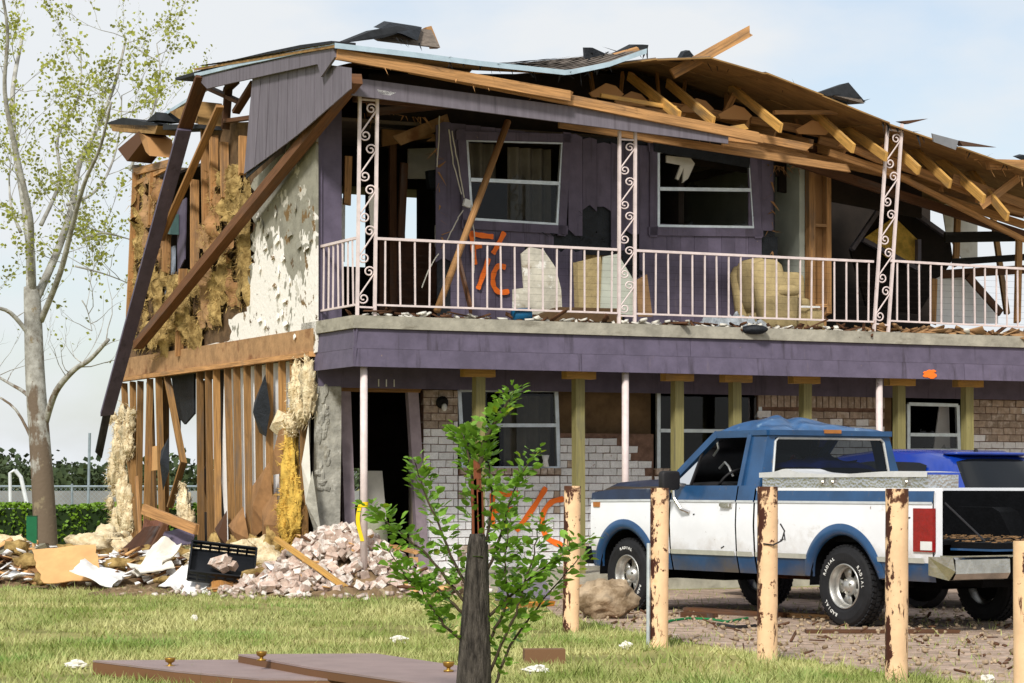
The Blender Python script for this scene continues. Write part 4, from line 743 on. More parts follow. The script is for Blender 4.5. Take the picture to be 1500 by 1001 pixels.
for s_ in (1, -1):
    for nm, x0, x1, cx, top in (('bed_side', XR, 1.25, 0, 1.235), ('cab_side', 1.275, 1.53, None, 1.27), ('door', 1.55, 2.592, None, 1.27), ('front_fender', 2.615, XF, 3.38, None)):
        root = empty(nm, parent=truck); zb = .44
        if nm == 'front_fender':
            topf = lambda x: 1.235 - .05*max(0, (x-3.4)/.65)**2; beltf = lambda x: 1.125 - .01*(x-2.6)
        else: topf = lambda x, v=top: v; beltf = lambda x: 1.118
        for q0, q1 in ([(x0, x1)] if cx is None else [(x0, cx-AR+.03), (cx+AR-.03, x1)]): tp('lower_panel', sidep(q0, q1, zb, .602, s_, cx, 2), t_blue, root, True)
        tp('white_panel', sidep(x0, x1, .6, beltf, s_, cx, 7), t_white, root, True)
        tp('upper_panel', sidep(x0, x1, beltf, topf, s_, cx, 3, off=.002), t_navy if nm == 'front_fender' else t_blue, root, True)
        tp('belt_trim', sidep(x0, x1, lambda x: beltf(x)-.009, lambda x: beltf(x)+.012, s_, None, 1, 30, .009), t_trim, root)
        segs = [(x0+.01, x1-.01)]
        if nm == 'bed_side': segs = [(x0+.1, -.49), (.49, x1-.01)]
        if nm == 'front_fender': segs = [(x0+.01, 2.9)]
        for q0, q1 in segs: tp('rub_strip', sidep(q0, q1, .60, .645, s_, None, 1, 10, .014), t_trim, root)
        if cx is not None:
            mb = MB(); W = 41
            for k in range(W):
                an = math.pi*(.055+.89*k/(W-1))
                for r, o in ((AR-.02, -.03), (AR-.012, .012), (AR+.035, .03), (AR+.085, .004)):
                    z = .36+r*math.sin(an); mb.add([(cx+r*math.cos(an), s_*(yS(max(z, .3))+o), z)])
            for k in range(W-1):
                for q in range(3): mb.face((k*4+q, k*4+q+1, k*4+5+q, k*4+4+q))
            tp('arch_flare', mb, t_blue, root, True)
            wh = MB(); wh.grid(lambda u, v: (cx+(AR-.015)*math.cos(math.pi*u), s_*(.955-.42*v), .36+(AR-.015)*math.sin(math.pi*u)), 20, 1); wh.prism([(cx+(AR-.015)*math.cos(math.pi*k/16), s_*.535, .36+(AR-.015)*math.sin(math.pi*k/16)) for k in range(17)], (0, -s_*.01, 0)); tp('wheel_house', wh, liner, root)
    tp('inner_shell', MB().bb(1.255, 2.64, s_*.885, s_*.90, .46, 1.235), liner)
    # door furniture
    tp('door_handle', MB().box((1.68, s_*1.0, 1.085), (.14, .035, .03)).box((1.68, s_*.985, 1.085), (.17, .012, .05)), chrome)
    # greenhouse posts
    Ab, At = Vector((2.80, s_*.865, 1.25)), Vector((2.12, s_*.735, 1.775)); Bb, Bt = Vector((1.40, s_*.895, 1.25)), Vector((1.44, s_*.745, 1.78)); Rb, Rt = Vector((1.30, s_*.885, 1.25)), Vector((1.33, s_*.74, 1.78))
    tp('windshield_post', MB().beam(Ab, At, .06, .075, up=(0, 1, 0)), t_blue); 
    tp('door_frame', MB().beam(Vector((2.74, s_*.88, 1.265)), Vector((2.11, s_*.755, 1.755)), .035, .04, up=(0, 1, 0)).beam(Vector((2.11, s_*.755, 1.755)), Vector((1.58, s_*.762, 1.755)), .035, .045).beam(Vector((1.58, s_*.762, 1.755)), Vector((1.56, s_*.905, 1.26)), .06, .035, up=(0, 1, 0)), t_blue)
    tp('vent_post', MB().beam((2.36, s_*.90, 1.27), (2.30, s_*.785, 1.62), .022, .02, up=(0, 1, 0)), vinyl)
    mb = MB(); n = mb.add([(2.38, s_*.893, 1.28), (2.70, s_*.878, 1.28), (2.31, s_*.787, 1.60)]); mb.face((n, n+1, n+2)); tp('vent_window', mb, glass_h)
    mb = MB(); mb.prism([(1.29, s_*.895, 1.24), (1.56, s_*.90, 1.24), (1.57, s_*.757, 1.77), (1.33, s_*.75, 1.77)], (0, -s_*.05, 0)); tp('cab_corner', mb, t_blue)
# hood with buckled skin
def hoodf(u, v):
    x = 2.66 + 1.34*u; y = (v-.5)*1.86; z = 1.225 + .085*(1-(2*v-1)**2)**.5 + .05*(1-u) - .06*max(0, u-.75)/.25*u
    z += .035*mnoise.noise(Vector((x*2.6, y*2.2, 1.7))) + (.05*math.exp(-((u-.12)/.12)**2)*(1+math.sin(y*5)) if u < .5 else 0)
    return (x, y, z)
tp('hood', MB().grid(hoodf, 26, 20), t_navy, None, True)
tp('front_end', MB().bb(3.90, 3.99, -.9, .9, .62, 1.16), t_white); tp('front_bumper', MB().bb(3.99, 4.12, -.95, .95, .46, .64), liner); tp('marker_lamp', MB().box((3.87, .972, 1.075), (.11, .03, .05)), amber)
# roof skin blown upwards
def rooff(u, v):
    x = 1.31 + .83*u; y = (v-.5)*1.52; e = min(u, 1-u, v*1.3, (1-v)*1.3)
    z = 1.785 + .05*min(1, e*8) ; c = (u-.5)*1.0; r = math.exp(-((v-.62)/.26)**2)*math.exp(-((u-.6)/.42)**2)
    z += .125*r*min(1, e*5) + .035*mnoise.noise(Vector((x*5, y*4, 4)))*min(1, e*6) - .05*math.exp(-(((v-.62)+(u-.5)*.3)/.045)**2)*min(1, e*5)
    return (x, y, z)
roof_m = mat('scraped_blue_roof', (.04, .13, .27), .4, .25, 5, .05, coat=.3); layer(roof_m, (.30, .42, .52), 6, .58, .7); layer(roof_m, (.20, .12, .08), 10, .68, .74)
tp('cab_roof', MB().grid(rooff, 22, 34), roof_m, None, True)
tp('roof_rail', MB().beam((1.32, -.76, 1.775), (1.32, .76, 1.775), .06, .05).beam((1.32, .755, 1.775), (2.13, .745, 1.775), .05, .05).beam((1.32, -.755, 1.775), (2.13, -.745, 1.775), .05, .05).beam((2.13, -.75, 1.775), (2.13, .75, 1.775), .05, .05), t_blue)
tp('cab_lamp', MB().box((1.285, 0, 1.79), (.03, .2, .035)), amber)
# cab back with its window
bw = empty('cab_back', parent=truck); zb0, zb1 = 1.30, 1.725
def bx_at(z): return 1.285 + .045*(z-1.25)/.53
tp('back_panel', MB().bb(1.275, 1.30, -.89, .89, .62, 1.30).prism([(bx_at(1.3), -.885, 1.3), (bx_at(1.3), -.74, 1.3), (bx_at(1.725), -.67, 1.725), (bx_at(1.725), -.755, 1.725)], (.025, 0, 0)).prism([(bx_at(1.3), .885, 1.3), (bx_at(1.3), .74, 1.3), (bx_at(1.725), .67, 1.725), (bx_at(1.725), .755, 1.725)], (.025, 0, 0)).prism([(bx_at(1.725), -.755, 1.725), (bx_at(1.725), .755, 1.725), (bx_at(1.79), .74, 1.79), (bx_at(1.79), -.74, 1.79)], (.025, 0, 0)), t_blue, bw)
cr = [(-.735, 1.31), (-.69, 1.302), (.69, 1.302), (.735, 1.31), (.675, 1.69), (.64, 1.722), (-.64, 1.722), (-.675, 1.69), (-.735, 1.31)]
tp('window_trim', MB().tube([(bx_at(z)-.004, y, z) for y, z in cr], .013, 6), t_trim, bw)
mb = MB(); mb.add([(bx_at(z)+.006, y, z) for y, z in cr[:-1]]); mb.face(range(8)); tp('rear_window', mb, glass_c, bw)
mb = MB(); mb.add([(2.79, -.86, 1.26), (2.79, .86, 1.26), (2.13, .735, 1.76), (2.13, -.735, 1.76)]); mb.face((0, 1, 2, 3)); tp('windshield', mb, glass_h)
# cabin
tp('bench_seat', MB().blob((1.85, 0, .92), (.32, .78, .12), 0, 1, 0, 20, 10, .4).blob((1.50, 0, 1.15), (.1, .78, .3), 0, 1, 0, 20, 10, .4), vinyl, None, True); tp('dashboard', MB().blob((2.62, 0, 1.18), (.2, .85, .13), .05, 2, 1, 20, 10, .45), vinyl, None, True); tp('cab_floor', MB().bb(1.3, 2.9, -.88, .88, .55, .62).bb(2.85, 2.9, -.88, .88, .6, 1.2), vinyl)
sw = [Vector((2.28, .42, 1.27)) + Matrix.Rotation(-.6, 3, 'Y') @ Vector((0, .19*math.cos(k*math.pi/12), .19*math.sin(k*math.pi/12))) for k in range(25)]
tp('steering_wheel', MB().tube(sw, .014, 6).tube([sw[0], sw[12]], .012, 5).tube([Vector((2.28, .42, 1.27)), Vector((2.55, .42, 1.12))], .03, 7), vinyl, None, True); tp('sun_visor_arm', MB().tube([(2.42, .5, 1.44), (2.33, .5, 1.50), (2.27, .5, 1.46), (2.2, .5, 1.36)], .012, 5), t_trim)
tp('blue_tarp', MB().blob((1.55, -.1, 1.38), (.12, .62, .16), .5, 2.2, 6, 24, 14), mat('blue_tarp_cloth', (.02, .06, .32), .6, .4, 4, .3), None, True)
tp('red_ornament', MB().blob((2.0, -.1, 1.52), (.035, .04, .06), .2, 2, 3, 9, 6), red_l)
# bed
tp('bed_floor', MB().bb(XR, 1.24, -.86, .86, .76, .80), liner); 
tp('bed_liner', MB().bb(XR, 1.24, .85, .875, .8, 1.22).bb(XR, 1.24, -.875, -.85, .8, 1.22).bb(1.2, 1.24, -.86, .86, .8, 1.26), liner)
tp('bed_rail', MB().bb(XR, 1.25, .85, .955, 1.222, 1.25).bb(XR, 1.25, -.955, -.85, 1.222, 1.25), t_trim if False else t_white)
for s_ in (1, -1):
    mb = MB(); mb.prism([(-.52, s_*.85, .8), (.52, s_*.85, .8), (.36, s_*.85, 1.03), (.26, s_*.85, 1.07), (-.26, s_*.85, 1.07), (-.36, s_*.85, 1.03)], (0, -s_*.24, 0)); tp('wheel_well', mb, liner)
    tp('bed_corner', MB().bb(XR-.012, XR+.015, s_*.87, s_*.945, .62, 1.235), t_white)
    tl = empty('tail_light', parent=truck); mb = MB(); mb.bb(XR-.02, XR+.23, s_*.955, s_*.99, .70, 1.075); tp('lens', mb, red_l, tl)
    MB().bb(XR-.012, XR+.13, s_*.96, s_*.996, .715, .79).obj('reverse_lens', clear_l, tl)
tg = empty('tailgate', parent=truck); tp('gate_panel', MB().bb(XR-.56, XR-.02, -.78, .78, .735, .785), liner, tg); tp('gate_skin', MB().bb(XR-.56, XR-.02, -.785, .785, .715, .733), t_blue, tg)
for s_ in (1, -1): tp('stay_cable', MB().tube([(XR, s_*.83, 1.12), (XR-.45, s_*.79, .80)], .009, 5), vinyl, tg)
mb = MB()
for i in range(260):
    x, y = rnd(XR-.54, .4), rnd(-.8, .8); mb.box((x, y, (.79 if x < XR else .803)+rnd(0, .012)), (rnd(.02, .09), rnd(.01, .04), .006), R=Matrix.Rotation(rnd(0, 6), 3, 'Z') @ Matrix.Rotation(rnd(-.3, .3), 3, 'X'))
tag(tp('leaf_litter', mb, mat('dead_leaves', (.26, .16, .08), .9, .5, 20, 0)), kind='stuff')
rb = empty('rear_bumper', parent=truck); mb = MB(); x0 = XR-.24
prof = [(0, .66), (-.03, .64), (-.035, .52), (.0, .47), (.05, .46)]
for i in range(len(prof)-1):
    (d0, z0), (d1, z1) = prof[i], prof[i+1]
    for ya, yb2 in ((.96, .33), (-.33, -.96)):
        k = lambda y, z: (z-.66)*(.18 if abs(y) > .9 else 0)
        n = mb.add([(x0+d0, ya*1, z0), (x0+d0, yb2, z0), (x0+d1, yb2 - 0, z1), (x0+d1, ya, z1)]); mb.face((n, n+1, n+2, n+3))
mb.bb(x0, x0+.16, -.96, .96, .655, .672); mb.prism([(x0, .96, .66), (x0+.28, .985, .66), (x0+.28, .985, .50), (x0+.05, .96, .46), (x0-.03, .96, .54)], (0, -.012, 0)); mb.prism([(x0, -.96, .66), (x0+.28, -.985, .66), (x0+.28, -.985, .50), (x0+.05, -.96, .46), (x0-.03, -.96, .54)], (0, .012, 0))
tp('bumper_bar', mb, chrome, rb); tp('plate_recess', MB().bb(x0+.04, x0+.08, -.33, .33, .46, .66), liner, rb)
# running gear
tp('chassis', MB().bb(-1.3, 3.9, .38, .48, .42, .58).bb(-1.3, 3.9, -.48, -.38, .42, .58).cyl((0, -.75, .36), (0, .75, .36), .05).cyl((3.38, -.75, .36), (3.38, .75, .36), .04).blob((0, 0, .36), (.16, .2, .16), 0, 1, 0, 12, 8).bb(2.6, 3.8, -.3, .3, .32, .7), liner); tp('fuel_tank', MB().bb(-1.15, -.5, -.35, .35, .38, .6), liner); tp('exhaust', MB().tube([(2.5, -.3, .36), (.6, -.35, .36), (-.6, -.5, .4)], .03, 7), rust)
def ring_text(txt, r, m, par, y0, s_, a0, size=.043, cen=(0, 0, 0)):
    me = None
    for i, ch in enumerate(txt):
        if ch == ' ': continue
        an = a0 - i*size*.86/r
        M_ = Matrix.Translation((cen[0], y0, cen[2])) @ Matrix.Rotation(math.pi/2, 4, 'X') @ Matrix.Rotation(math.pi, 4, 'Y') @ Matrix.Rotation(an - math.pi/2, 4, 'Z') @ Matrix.Translation((0, r, 0))
        inst('tyre_letter', text_mesh(ch, size, m, .003), par, M_)
def wheel(cx, s_, letters, yaw=0, rot=0):
    root = empty('wheel', (cx, s_*.84, .365), 0, truck); R_ = .365
    pr = [(.205, -.10), (.235, -.112), (.30, -.118), (.342, -.105), (.358, -.085), (R_, -.05), (R_, .05), (.358, .085), (.342, .105), (.30, .118), (.235, .112), (.205, .10)]
    ty = MB().lathe(pr, (0, 0, 0), (0, 1, 0), 40)
    for k in range(44):
        an = 2*math.pi*k/44
        for yy, tw in ((-.06, .3), (.06, -.3), (.0, .2)):
            ty.box((math.cos(an+yy)*(R_+.003), yy, math.sin(an+yy)*(R_+.003)), (.014, .042, .036), R=Matrix.Rotation(-an-yy, 3, 'Y') @ Matrix.Rotation(tw, 3, 'X'))
    ty.obj('tyre', rubber, root, False)
    rim = MB().lathe([(.207, -.1), (.207, .095), (.20, .112), (.19, .10), (.178, .06), (.17, .02), (.165, .02)], (0, 0, 0), (0, s_, 0), 36)
    rim.lathe([(.085, .03), (.075, .06), (.055, .072), (.045, .085), (.0, .088)], (0, 0, 0), (0, s_, 0), 24)
    for k in range(5):
        an = 2*math.pi*k/5+rot
        rim.prism([Vector((r*math.cos(an+d), s_*(.02+.012*(1 if r < .1 else 0)), r*math.sin(an+d))) for r, d in ((.075, -.38), (.168, -.36), (.172, -.18), (.172, 0), (.172, .18), (.168, .36), (.075, .38))], (0, -s_*.02, 0))
    rim.obj('rim', mag, root, True)
    MB().lathe([(.168, -.03), (.0, -.03)], (0, 0, 0), (0, s_, 0), 24).obj('brake_drum', liner, root)
    for k in range(5): an = 2*math.pi*k/5+.3; MB().cyl((.06*math.cos(an), s_*.07, .06*math.sin(an)), (.06*math.cos(an), s_*.092, .06*math.sin(an)), .009, n=6).obj('wheel_nut', chrome, root)
    if letters:
        for tx, a0 in letters: ring_text(tx, .272, num_m, root, s_*.1185, s_, a0)
    return root
wheel(0, 1, (('RADIAL', 2.75), ('RADIAL', .7), ('RADIAL', -1.9))); wheel(3.38, 1, (('RADIAL', 1.9), ('RADIAL', -.4)), rot=.5); wheel(0, -1, None); wheel(3.38, -1, None)
mi = empty('wing_mirror', parent=truck); tp('mirror_head', MB().blob((2.44, 1.10, 1.32), (.045, .11, .095), 0, 1, 0, 20, 12, .35), vinyl, mi, True); tp('mirror_arm', MB().tube([(2.44, 1.05, 1.24), (2.43, 1.05, 1.15), (2.34, 1.03, 1.04), (2.26, .99, 1.01)], .017, 6), chrome, mi); tp('mirror_bracket', MB().tube([(2.40, .93, 1.27), (2.43, 1.04, 1.29)], .02, 6), chrome, mi)
sk = mat('scuff_black', (.03, .03, .032), .7, .2, 9, 0)
mb = MB()
for x, z, w_, h_ in ((.92, .95, .05, .010), (.90, .93, .012, .03), (.80, .80, .010, .07), (.84, .77, .05, .008), (2.2, .99, .02, .012), (1.75, .68, .05, .008), (-.9, .99, .05, .010)): tp('paint_scuff', MB().box((x, yS(z)+.004, z), (w_, .006, h_), R=Matrix.Rotation(rnd(-.4, .4), 3, 'Y')), sk)
# the toolbox lying along the near bed rail
tbx = empty('truck_toolbox', T0 + Vector((0, 0, 1.25)), TA); tag(tbx, 'long aluminium diamond plate toolbox lying on the bed rail of the pickup', 'toolbox')
MB().bb(-1.12, 1.16, .60, .955, 0, .115).obj('box_body', plate, tbx)
mb = MB(); mb.grid(lambda u, v: (-1.14+2.32*u, .58+.40*v, .135+.03*(math.exp(-((u-.83)/.05)**2)) + .012*math.sin(u*9)), 40, 2); mb.grid(lambda u, v: (-1.14+2.32*u, .98, .095+(.04+.03*(math.exp(-((u-.83)/.05)**2)) + .012*math.sin(u*9))*v), 40, 1); mb.obj('lid', mat('pale_box_lid', (.72, .72, .72), .4, .1, 5, .05, metal=.4), tbx)
for x in (.28, .14, -.85): MB().box((x, .965, .06), (.075, .02, .075)).cyl((x, .96, .05), (x, .985, .05), .022, n=10).obj('latch', chrome, tbx)
# ------------------------------------------------------------------ blue hatchback beyond the truck
c_blue = mat('bright_blue_car_paint', (.010, .058, .33), .25, .12, 3, .02, coat=.8)
cpos = at(1392, 700, 25.4); car = empty('blue_hatchback', (cpos.x + .42, 25.4+.3, 0), TA); tag(car, 'bright blue hatchback parked between the pickup and the brick wall', 'car')
ztop = [(-.62, .70), (-.60, 1.05), (-.42, 1.18), (-.08, 1.56), (.25, 1.64), (1.0, 1.66), (1.7, 1.60), (2.0, 1.53), (2.75, 1.08), (3.0, 1.02), (3.6, .95), (3.72, .7)]
belt = 1.02
def cring(x):
    zt = interp(x, ztop); wd = .86 - .10*max(0, (x-2.8)/.9)**2 - .05*max(0, (-.3-x)/.3)**2; rf = .62; pts = []
    if zt <= belt+.04: prof = [(wd*.96, .28), (wd, .5), (wd, min(.8, zt-.05)), (wd*.93, zt-.02), (wd*.6, zt), (0, zt+.01)]
    else:
        t_ = (zt-belt)/(1.72-belt); rw = wd-.02-(wd-rf)*t_; prof = [(wd*.96, .28), (wd, .5), (wd, .8), (wd-.01, belt), (rw+.02, zt-.06*t_), (rw-.10, zt-.005)]
        prof[5] = (max(0.02, rw-.14), zt); 
    full = prof + [(-y, z) for y, z in prof[::-1]]; return [(x, y, z) for y, z in full]
xs = [-.62, -.60, -.5, -.42, -.3, -.18, -.08, .1, .25, .6, 1.0, 1.4, 1.7, 2.0, 2.3, 2.6, 2.75, 3.0, 3.3, 3.6, 3.72]
mb = MB(); rings = [mb.add(cring(x)) for x in xs]
for i in range(len(xs)-1):
    for k in range(11): mb.face((rings[i]+k, rings[i]+k+1, rings[i+1]+k+1, rings[i+1]+k))
mb.face([rings[0]+k for k in range(12)]); mb.face([rings[-1]+k for k in range(11, -1, -1)]); bo = mb.obj('body', c_blue, car, True)
def surf(fn, nu, nv, nm, m): return MB().grid(fn, nu, nv).obj(nm, m, car, True)
g_dark = mat('car_window_black', (.010, .012, .014), .08, .1, 3, 0, coat=.0, spec=.35)
def rwin(u, v):
    x = -.40+.30*v; z = interp(x, ztop); y = (u-.5)*2*(.70-.13*v); return (x-.022, y*(1-.0*v), z+.012-.05*(abs(2*u-1)**4))
surf(rwin, 16, 8, 'rear_window', g_dark)
for s_ in (1, -1):
    def sw_(u, v, s_=s_):
        x0, x1 = (.12, 2.45); x = x0+(x1-x0)*u; zt = min(interp(x, ztop)-.13, 1.57); z = belt+.03+(max(zt, belt+.05)-belt-.03)*v; t_ = (z-belt)/(1.72-belt); y = .85-(.86-.62)*t_*1.0+.012; return (x, s_*y, z)
    surf(sw_, 20, 4, 'side_window', g_dark)
    MB().bb(-.64, -.60, s_*.62, s_*.82, .82, 1.0).obj('tail_light', red_l, car)
    for cx in (.1, 2.85):
        wr = empty('wheel', (cx, s_*.76, .30), 0, car); MB().lathe([(.19, -.09), (.28, -.095), (.30, -.06), (.30, .06), (.28, .095), (.19, .09)], (0, 0, 0), (0, 1, 0), 28).obj('tyre', rubber, wr); MB().lathe([(.19, .06), (.06, .07), (0, .08)], (0, 0, 0), (0, s_, 0), 20).obj('rim', mag, wr)
    MB().blob((2.1, s_*.95, 1.06), (.06, .1, .07), 0, 1, 0, 12, 8, .6).obj('wing_mirror', c_blue, car)
MB().bb(-.70, -.58, -.8, .8, .32, .62).obj('rear_bumper', c_blue, car); MB().blob((-.02, 0, 1.60), (.14, .56, .02), 0, 1, 0, 16, 8, .5).obj('spoiler', c_blue, car, True)
MB().tube([(-.41, .0, 1.20), (-.27, -.42, 1.35)], .009, 5).obj('wiper', vinyl, car); MB().blob((.12, .02, 1.63), (.03, .02, .03), 0, 1, 0, 8, 6).obj('antenna_base', vinyl, car)
# ------------------------------------------------------------------ debris heaps beside the house
GS = [(-2.0, 28.75, .78, .55, .74), (-3.3, 30.2, .8, .8, .42), (-4.6, 31.4, 1.0, 1.0, .42), (-6.5, 32.2, 1.3, 1.0, .48), (-1.0, 28.4, .5, .4, .25)]
def hz(X, Y):
    return max(h*math.exp(-((X-x)/sx)**2*.8-((Y-y)/sy)**2*.8) for x, y, sx, sy, h in GS)
soil_m = mat('dirt_and_dust', (.24, .17, .10), .95, .4, 6, .6); layer(soil_m, (.42, .33, .22), 4, .55, .65)
mb = MB(); nx, ny = 84, 70
pts = {}
for j in range(ny+1):
    for i in range(nx+1):
        X, Y = -9.5+9.4*i/nx, 27.3+9*j/ny; h = hz(X, Y); n_ = mnoise.fractal(Vector((X*2.2, Y*2.2, 1)), 1, 2, 4)
        pts[i, j] = mb.add([(X, Y, h*(1+.25*n_) + .03*n_ - .035)])
for j in range(ny):
    for i in range(nx):
        X, Y = -9.5+9.4*(i+.5)/nx, 27.3+9*(j+.5)/ny
        if hz(X, Y) > .035: mb.face((pts[i, j], pts[i+1, j], pts[i+1, j+1], pts[i, j+1]))
tag(mb.obj('debris_mound', soil_m), 'low mound of dirt and dust under the wreckage beside the house', 'debris', kind='stuff')
def rrot(k=1.0): return Matrix.Rotation(rnd(-math.pi, math.pi), 4, 'Z') @ Matrix.Rotation(rnd(-1, 1)*k, 4, 'X') @ Matrix.Rotation(rnd(-1, 1)*k, 4, 'Y')
RB = [brick_mesh(rub_b, 'loose_brick', l=l_, j=i+20) for i, l_ in enumerate((.19, .19, .18, .12, .1, .15))]
n = 0
while n < 285:
    X, Y = random.gauss(-2.02, .62), random.gauss(28.45, .38)
    if hz(X, Y) < .05 or Y > 29.1: continue
    o = inst('loose_brick', random.choice(RB), None, Matrix.Translation((X, Y, hz(X, Y)+rnd(-.02, .05))) @ rrot(.9) @ Matrix.Diagonal((rnd(.8, 1.05), 1, rnd(.85, 1.1), 1)))
    tag(o, 'loose whitewashed red brick in the rubble heap at the corner of the house', 'brick', 'loose bricks in the rubble heap'); n += 1
def scraps(nm, label, m, cnt, gen, zf, size, tri=False):
    V = []; Fc = []
    for i in range(cnt):
        X, Y = gen(); l, w_, h = rnd(*size[0]), rnd(*size[1]), rnd(*size[2]); M_ = Matrix.Translation((X, Y, zf(X, Y)+rnd(0, .05))) @ rrot(.55); k = len(V)
        for z in (-h/2, h/2):
            for x, y in ((-l/2, -w_/2), (l/2, -w_/2*rnd(.5, 1)), (l/2*rnd(.6, 1), w_/2), (-l/2, w_/2)): V.append(M_ @ Vector((x, y, z)))
        for f in ((3, 2, 1), (3, 1, 0), (4, 5, 6), (4, 6, 7), (0, 1, 5), (0, 5, 4), (1, 2, 6), (1, 6, 5), (2, 3, 7), (2, 7, 6), (3, 0, 4), (3, 4, 7)): Fc.append([k+q for q in f])
    o = np_mesh(nm, [tuple(v) for v in V], Fc, m); return tag(o, label, 'debris', kind='stuff')
def gen_all():
    while True:
        X, Y = rnd(-8.2, -.6), rnd(27.8, 34)
        if hz(X, Y) > .06: return X, Y
def gen_left():
    while True:
        X, Y = rnd(-8, -2.6), rnd(28.3, 33.5)
        if hz(X, Y) > .05: return X, Y
scraps('drywall_scraps', 'small broken pieces of white drywall strewn over the debris', drywall_w, 420, gen_left, hz, ((.05, .28), (.03, .16), (.008, .02)))
scraps('wood_splinters', 'splintered wood scraps strewn over the debris', lumber_d, 160, gen_all, hz, ((.1, .5), (.02, .07), (.015, .03)))
scraps('pale_wood_splinters', 'pale splintered lumber scraps strewn over the debris', card, 130, gen_all, hz, ((.08, .4), (.02, .1), (.01, .03)))
scraps('brick_chips', 'brick chips and mortar crumbs at the foot of the rubble heap', rub_b, 420, lambda: (random.gauss(-2.0, .8), random.gauss(28.35, .45)), hz, ((.02, .09), (.02, .07), (.02, .05)))
scraps('paper_scraps', 'brown paper scraps strewn over the debris', paper, 90, gen_left, hz, ((.1, .4), (.06, .25), (.004, .008)))
V_ = MB()
for i in range(46):
    X, Y = gen_left(); V_.blob((X, Y, hz(X, Y)+.04), (rnd(.08, .24), rnd(.08, .2), rnd(.05, .12)), .6, 2.5, i, 11, 8)
tag(V_.obj('insulation_clumps', insul_o, None, True), 'olive brown clumps of insulation lying in the debris', 'insulation', kind='stuff')
V_ = MB()
for i in range(60):
    t_ = rnd(0, 1); p = at(rnd(108, 200), 800, 34.2-t_*1.4); p.z = rnd(.0, .62)*(1-abs(p.x+5.6)/1.4); V_.blob(p, (rnd(.12, .28), rnd(.12, .25), rnd(.08, .2)), .55, 2.4, i+50, 12, 8)
for i in range(16):
    X, Y = rnd(-3.9, -2.9), rnd(29.6, 30.6); V_.blob((X, Y, hz(X, Y)+.1), (rnd(.12, .22), rnd(.1, .2), rnd(.07, .15)), .55, 2.4, i+150, 12, 8)
tag(V_.obj('insulation_heap', insul_c, None, True), 'heap of cream fluffy insulation at the foot of the torn side wall', 'insulation', kind='stuff')
def sheet(nm, label, cat, px, D, dD, m, th=.015, bend=.05, group=None):
    """rigid or bent sheet: pixel quad BL, BR, TR, TL; bottom edge at distance D, top edge dD further"""
    BL, BR = at(*px[0], D), at(*px[1], D-.05); TR, TL = at(*px[2], D+dD), at(*px[3], D+dD)
    sd_ = rnd(0, 50)
    def fn(u, v, o=0):
        p = BL.lerp(BR, u).lerp(TL.lerp(TR, u), v); k = mnoise.noise(Vector((u*2+sd_, v*2, 0)))*bend
        e = .05*mnoise.noise(Vector((u*6+sd_, v*6, 4))); nrm = (BR-BL).cross(TL-BL).normalized(); return p + nrm*(k-o) + (BR-BL)*e*(1 if u in (0, 1) else .2) + (TL-BL)*e*(1 if v in (0, 1) else .2)
    mb = MB(); nu = nv = 8; mb.grid(lambda u, v: fn(u, v), nu, nv); mb.grid(lambda u, v: fn(u, v, th), nu, nv); W = nu+1; off = W*W
    ring = list(range(W)) + [W*(j+1)-1 for j in range(1, W)] + [W*nv+i for i in range(W-2, -1, -1)] + [W*j for j in range(nv-1, 0, -1)]
    for i in range(len(ring)): p, q = ring[i], ring[(i+1) % len(ring)]; mb.face((q, p, p+off, q+off))
    o = mb.obj(nm, m, None, False); return tag(o, label, cat, group)
sheet('cardboard_sheet', 'large flat tan cardboard sheet leaning on the debris near the tree', 'cardboard', [(62, 855), (150, 848), (140, 797), (46, 806)], 29.9, .6, card, .012, .02)
sheet('cardboard_flap', 'crumpled brown cardboard flap lying before the large cardboard sheet', 'cardboard', [(10, 852), (60, 856), (52, 812), (20, 832)], 31.0, .4, paper, .01, .15)
sheet('drywall_sheet', 'broken white drywall sheet lying flat left of the black crate', 'drywall', [(102, 836), (164, 858), (182, 842), (124, 819)], 29.4, .7, drywall_w)
sheet('drywall_sheet', 'white drywall piece with rounded corner lying at the edge of the lawn', 'drywall', [(262, 870), (309, 876), (311, 842), (282, 836)], 28.7, .5, drywall_w, .015, .04)
sheet('drywall_sheet', 'white drywall piece tucked beside the rounded one on the lawn edge', 'drywall', [(234, 856), (264, 866), (292, 834), (266, 831)], 28.95, .55, drywall_w)
sheet('drywall_sheet', 'curved pale wallboard standing up behind the black crate', 'drywall', [(192, 838), (232, 840), (266, 796), (236, 788)], 29.9, .5, drywall, .02, .12)
sheet('drywall_sheet', 'pale wallboard strip poking out of the white scraps', 'drywall', [(205, 838), (256, 832), (252, 822), (186, 826)], 29.6, .5, drywall)
sheet('brown_board', 'torn orange brown board at the left foot of the brick heap', 'board', [(308, 866), (378, 868), (352, 842), (312, 838)], 28.55, .5, wood('orange_veneer', (.46, .24, .08)), .015, .1)
sheet('purple_board', 'small purple painted board among broken lumber by the studs', 'board', [(238, 794), (284, 798), (284, 776), (240, 778)], 31.3, .3, purple)
sheet('dark_board', 'dark brown broken cabinet board below the open studs', 'board', [(176, 808), (232, 812), (250, 778), (214, 768)], 31.6, .5, wood('dark_veneer', (.10, .05, .03)))
sheet('dark_board', 'reddish brown board tilted against the open studs', 'board', [(206, 782), (244, 790), (246, 764), (212, 760)], 32.2, .3, wood('red_veneer', (.17, .08, .05)))
sheet('dark_board', 'black edged board at the left end of the debris', 'board', [(-30, 864), (40, 856), (30, 838), (-30, 842)], 30.8, .5, black_w)
sheet('carpet_piece', 'greenish grey carpet piece draped over the debris beside the trunk', 'carpet', [(-40, 838), (70, 800), (66, 794), (-40, 806)], 31.6, .6, mat('grey_green_carpet', (.27, .255, .19), 1, .2, 20, .4), .09, .08)
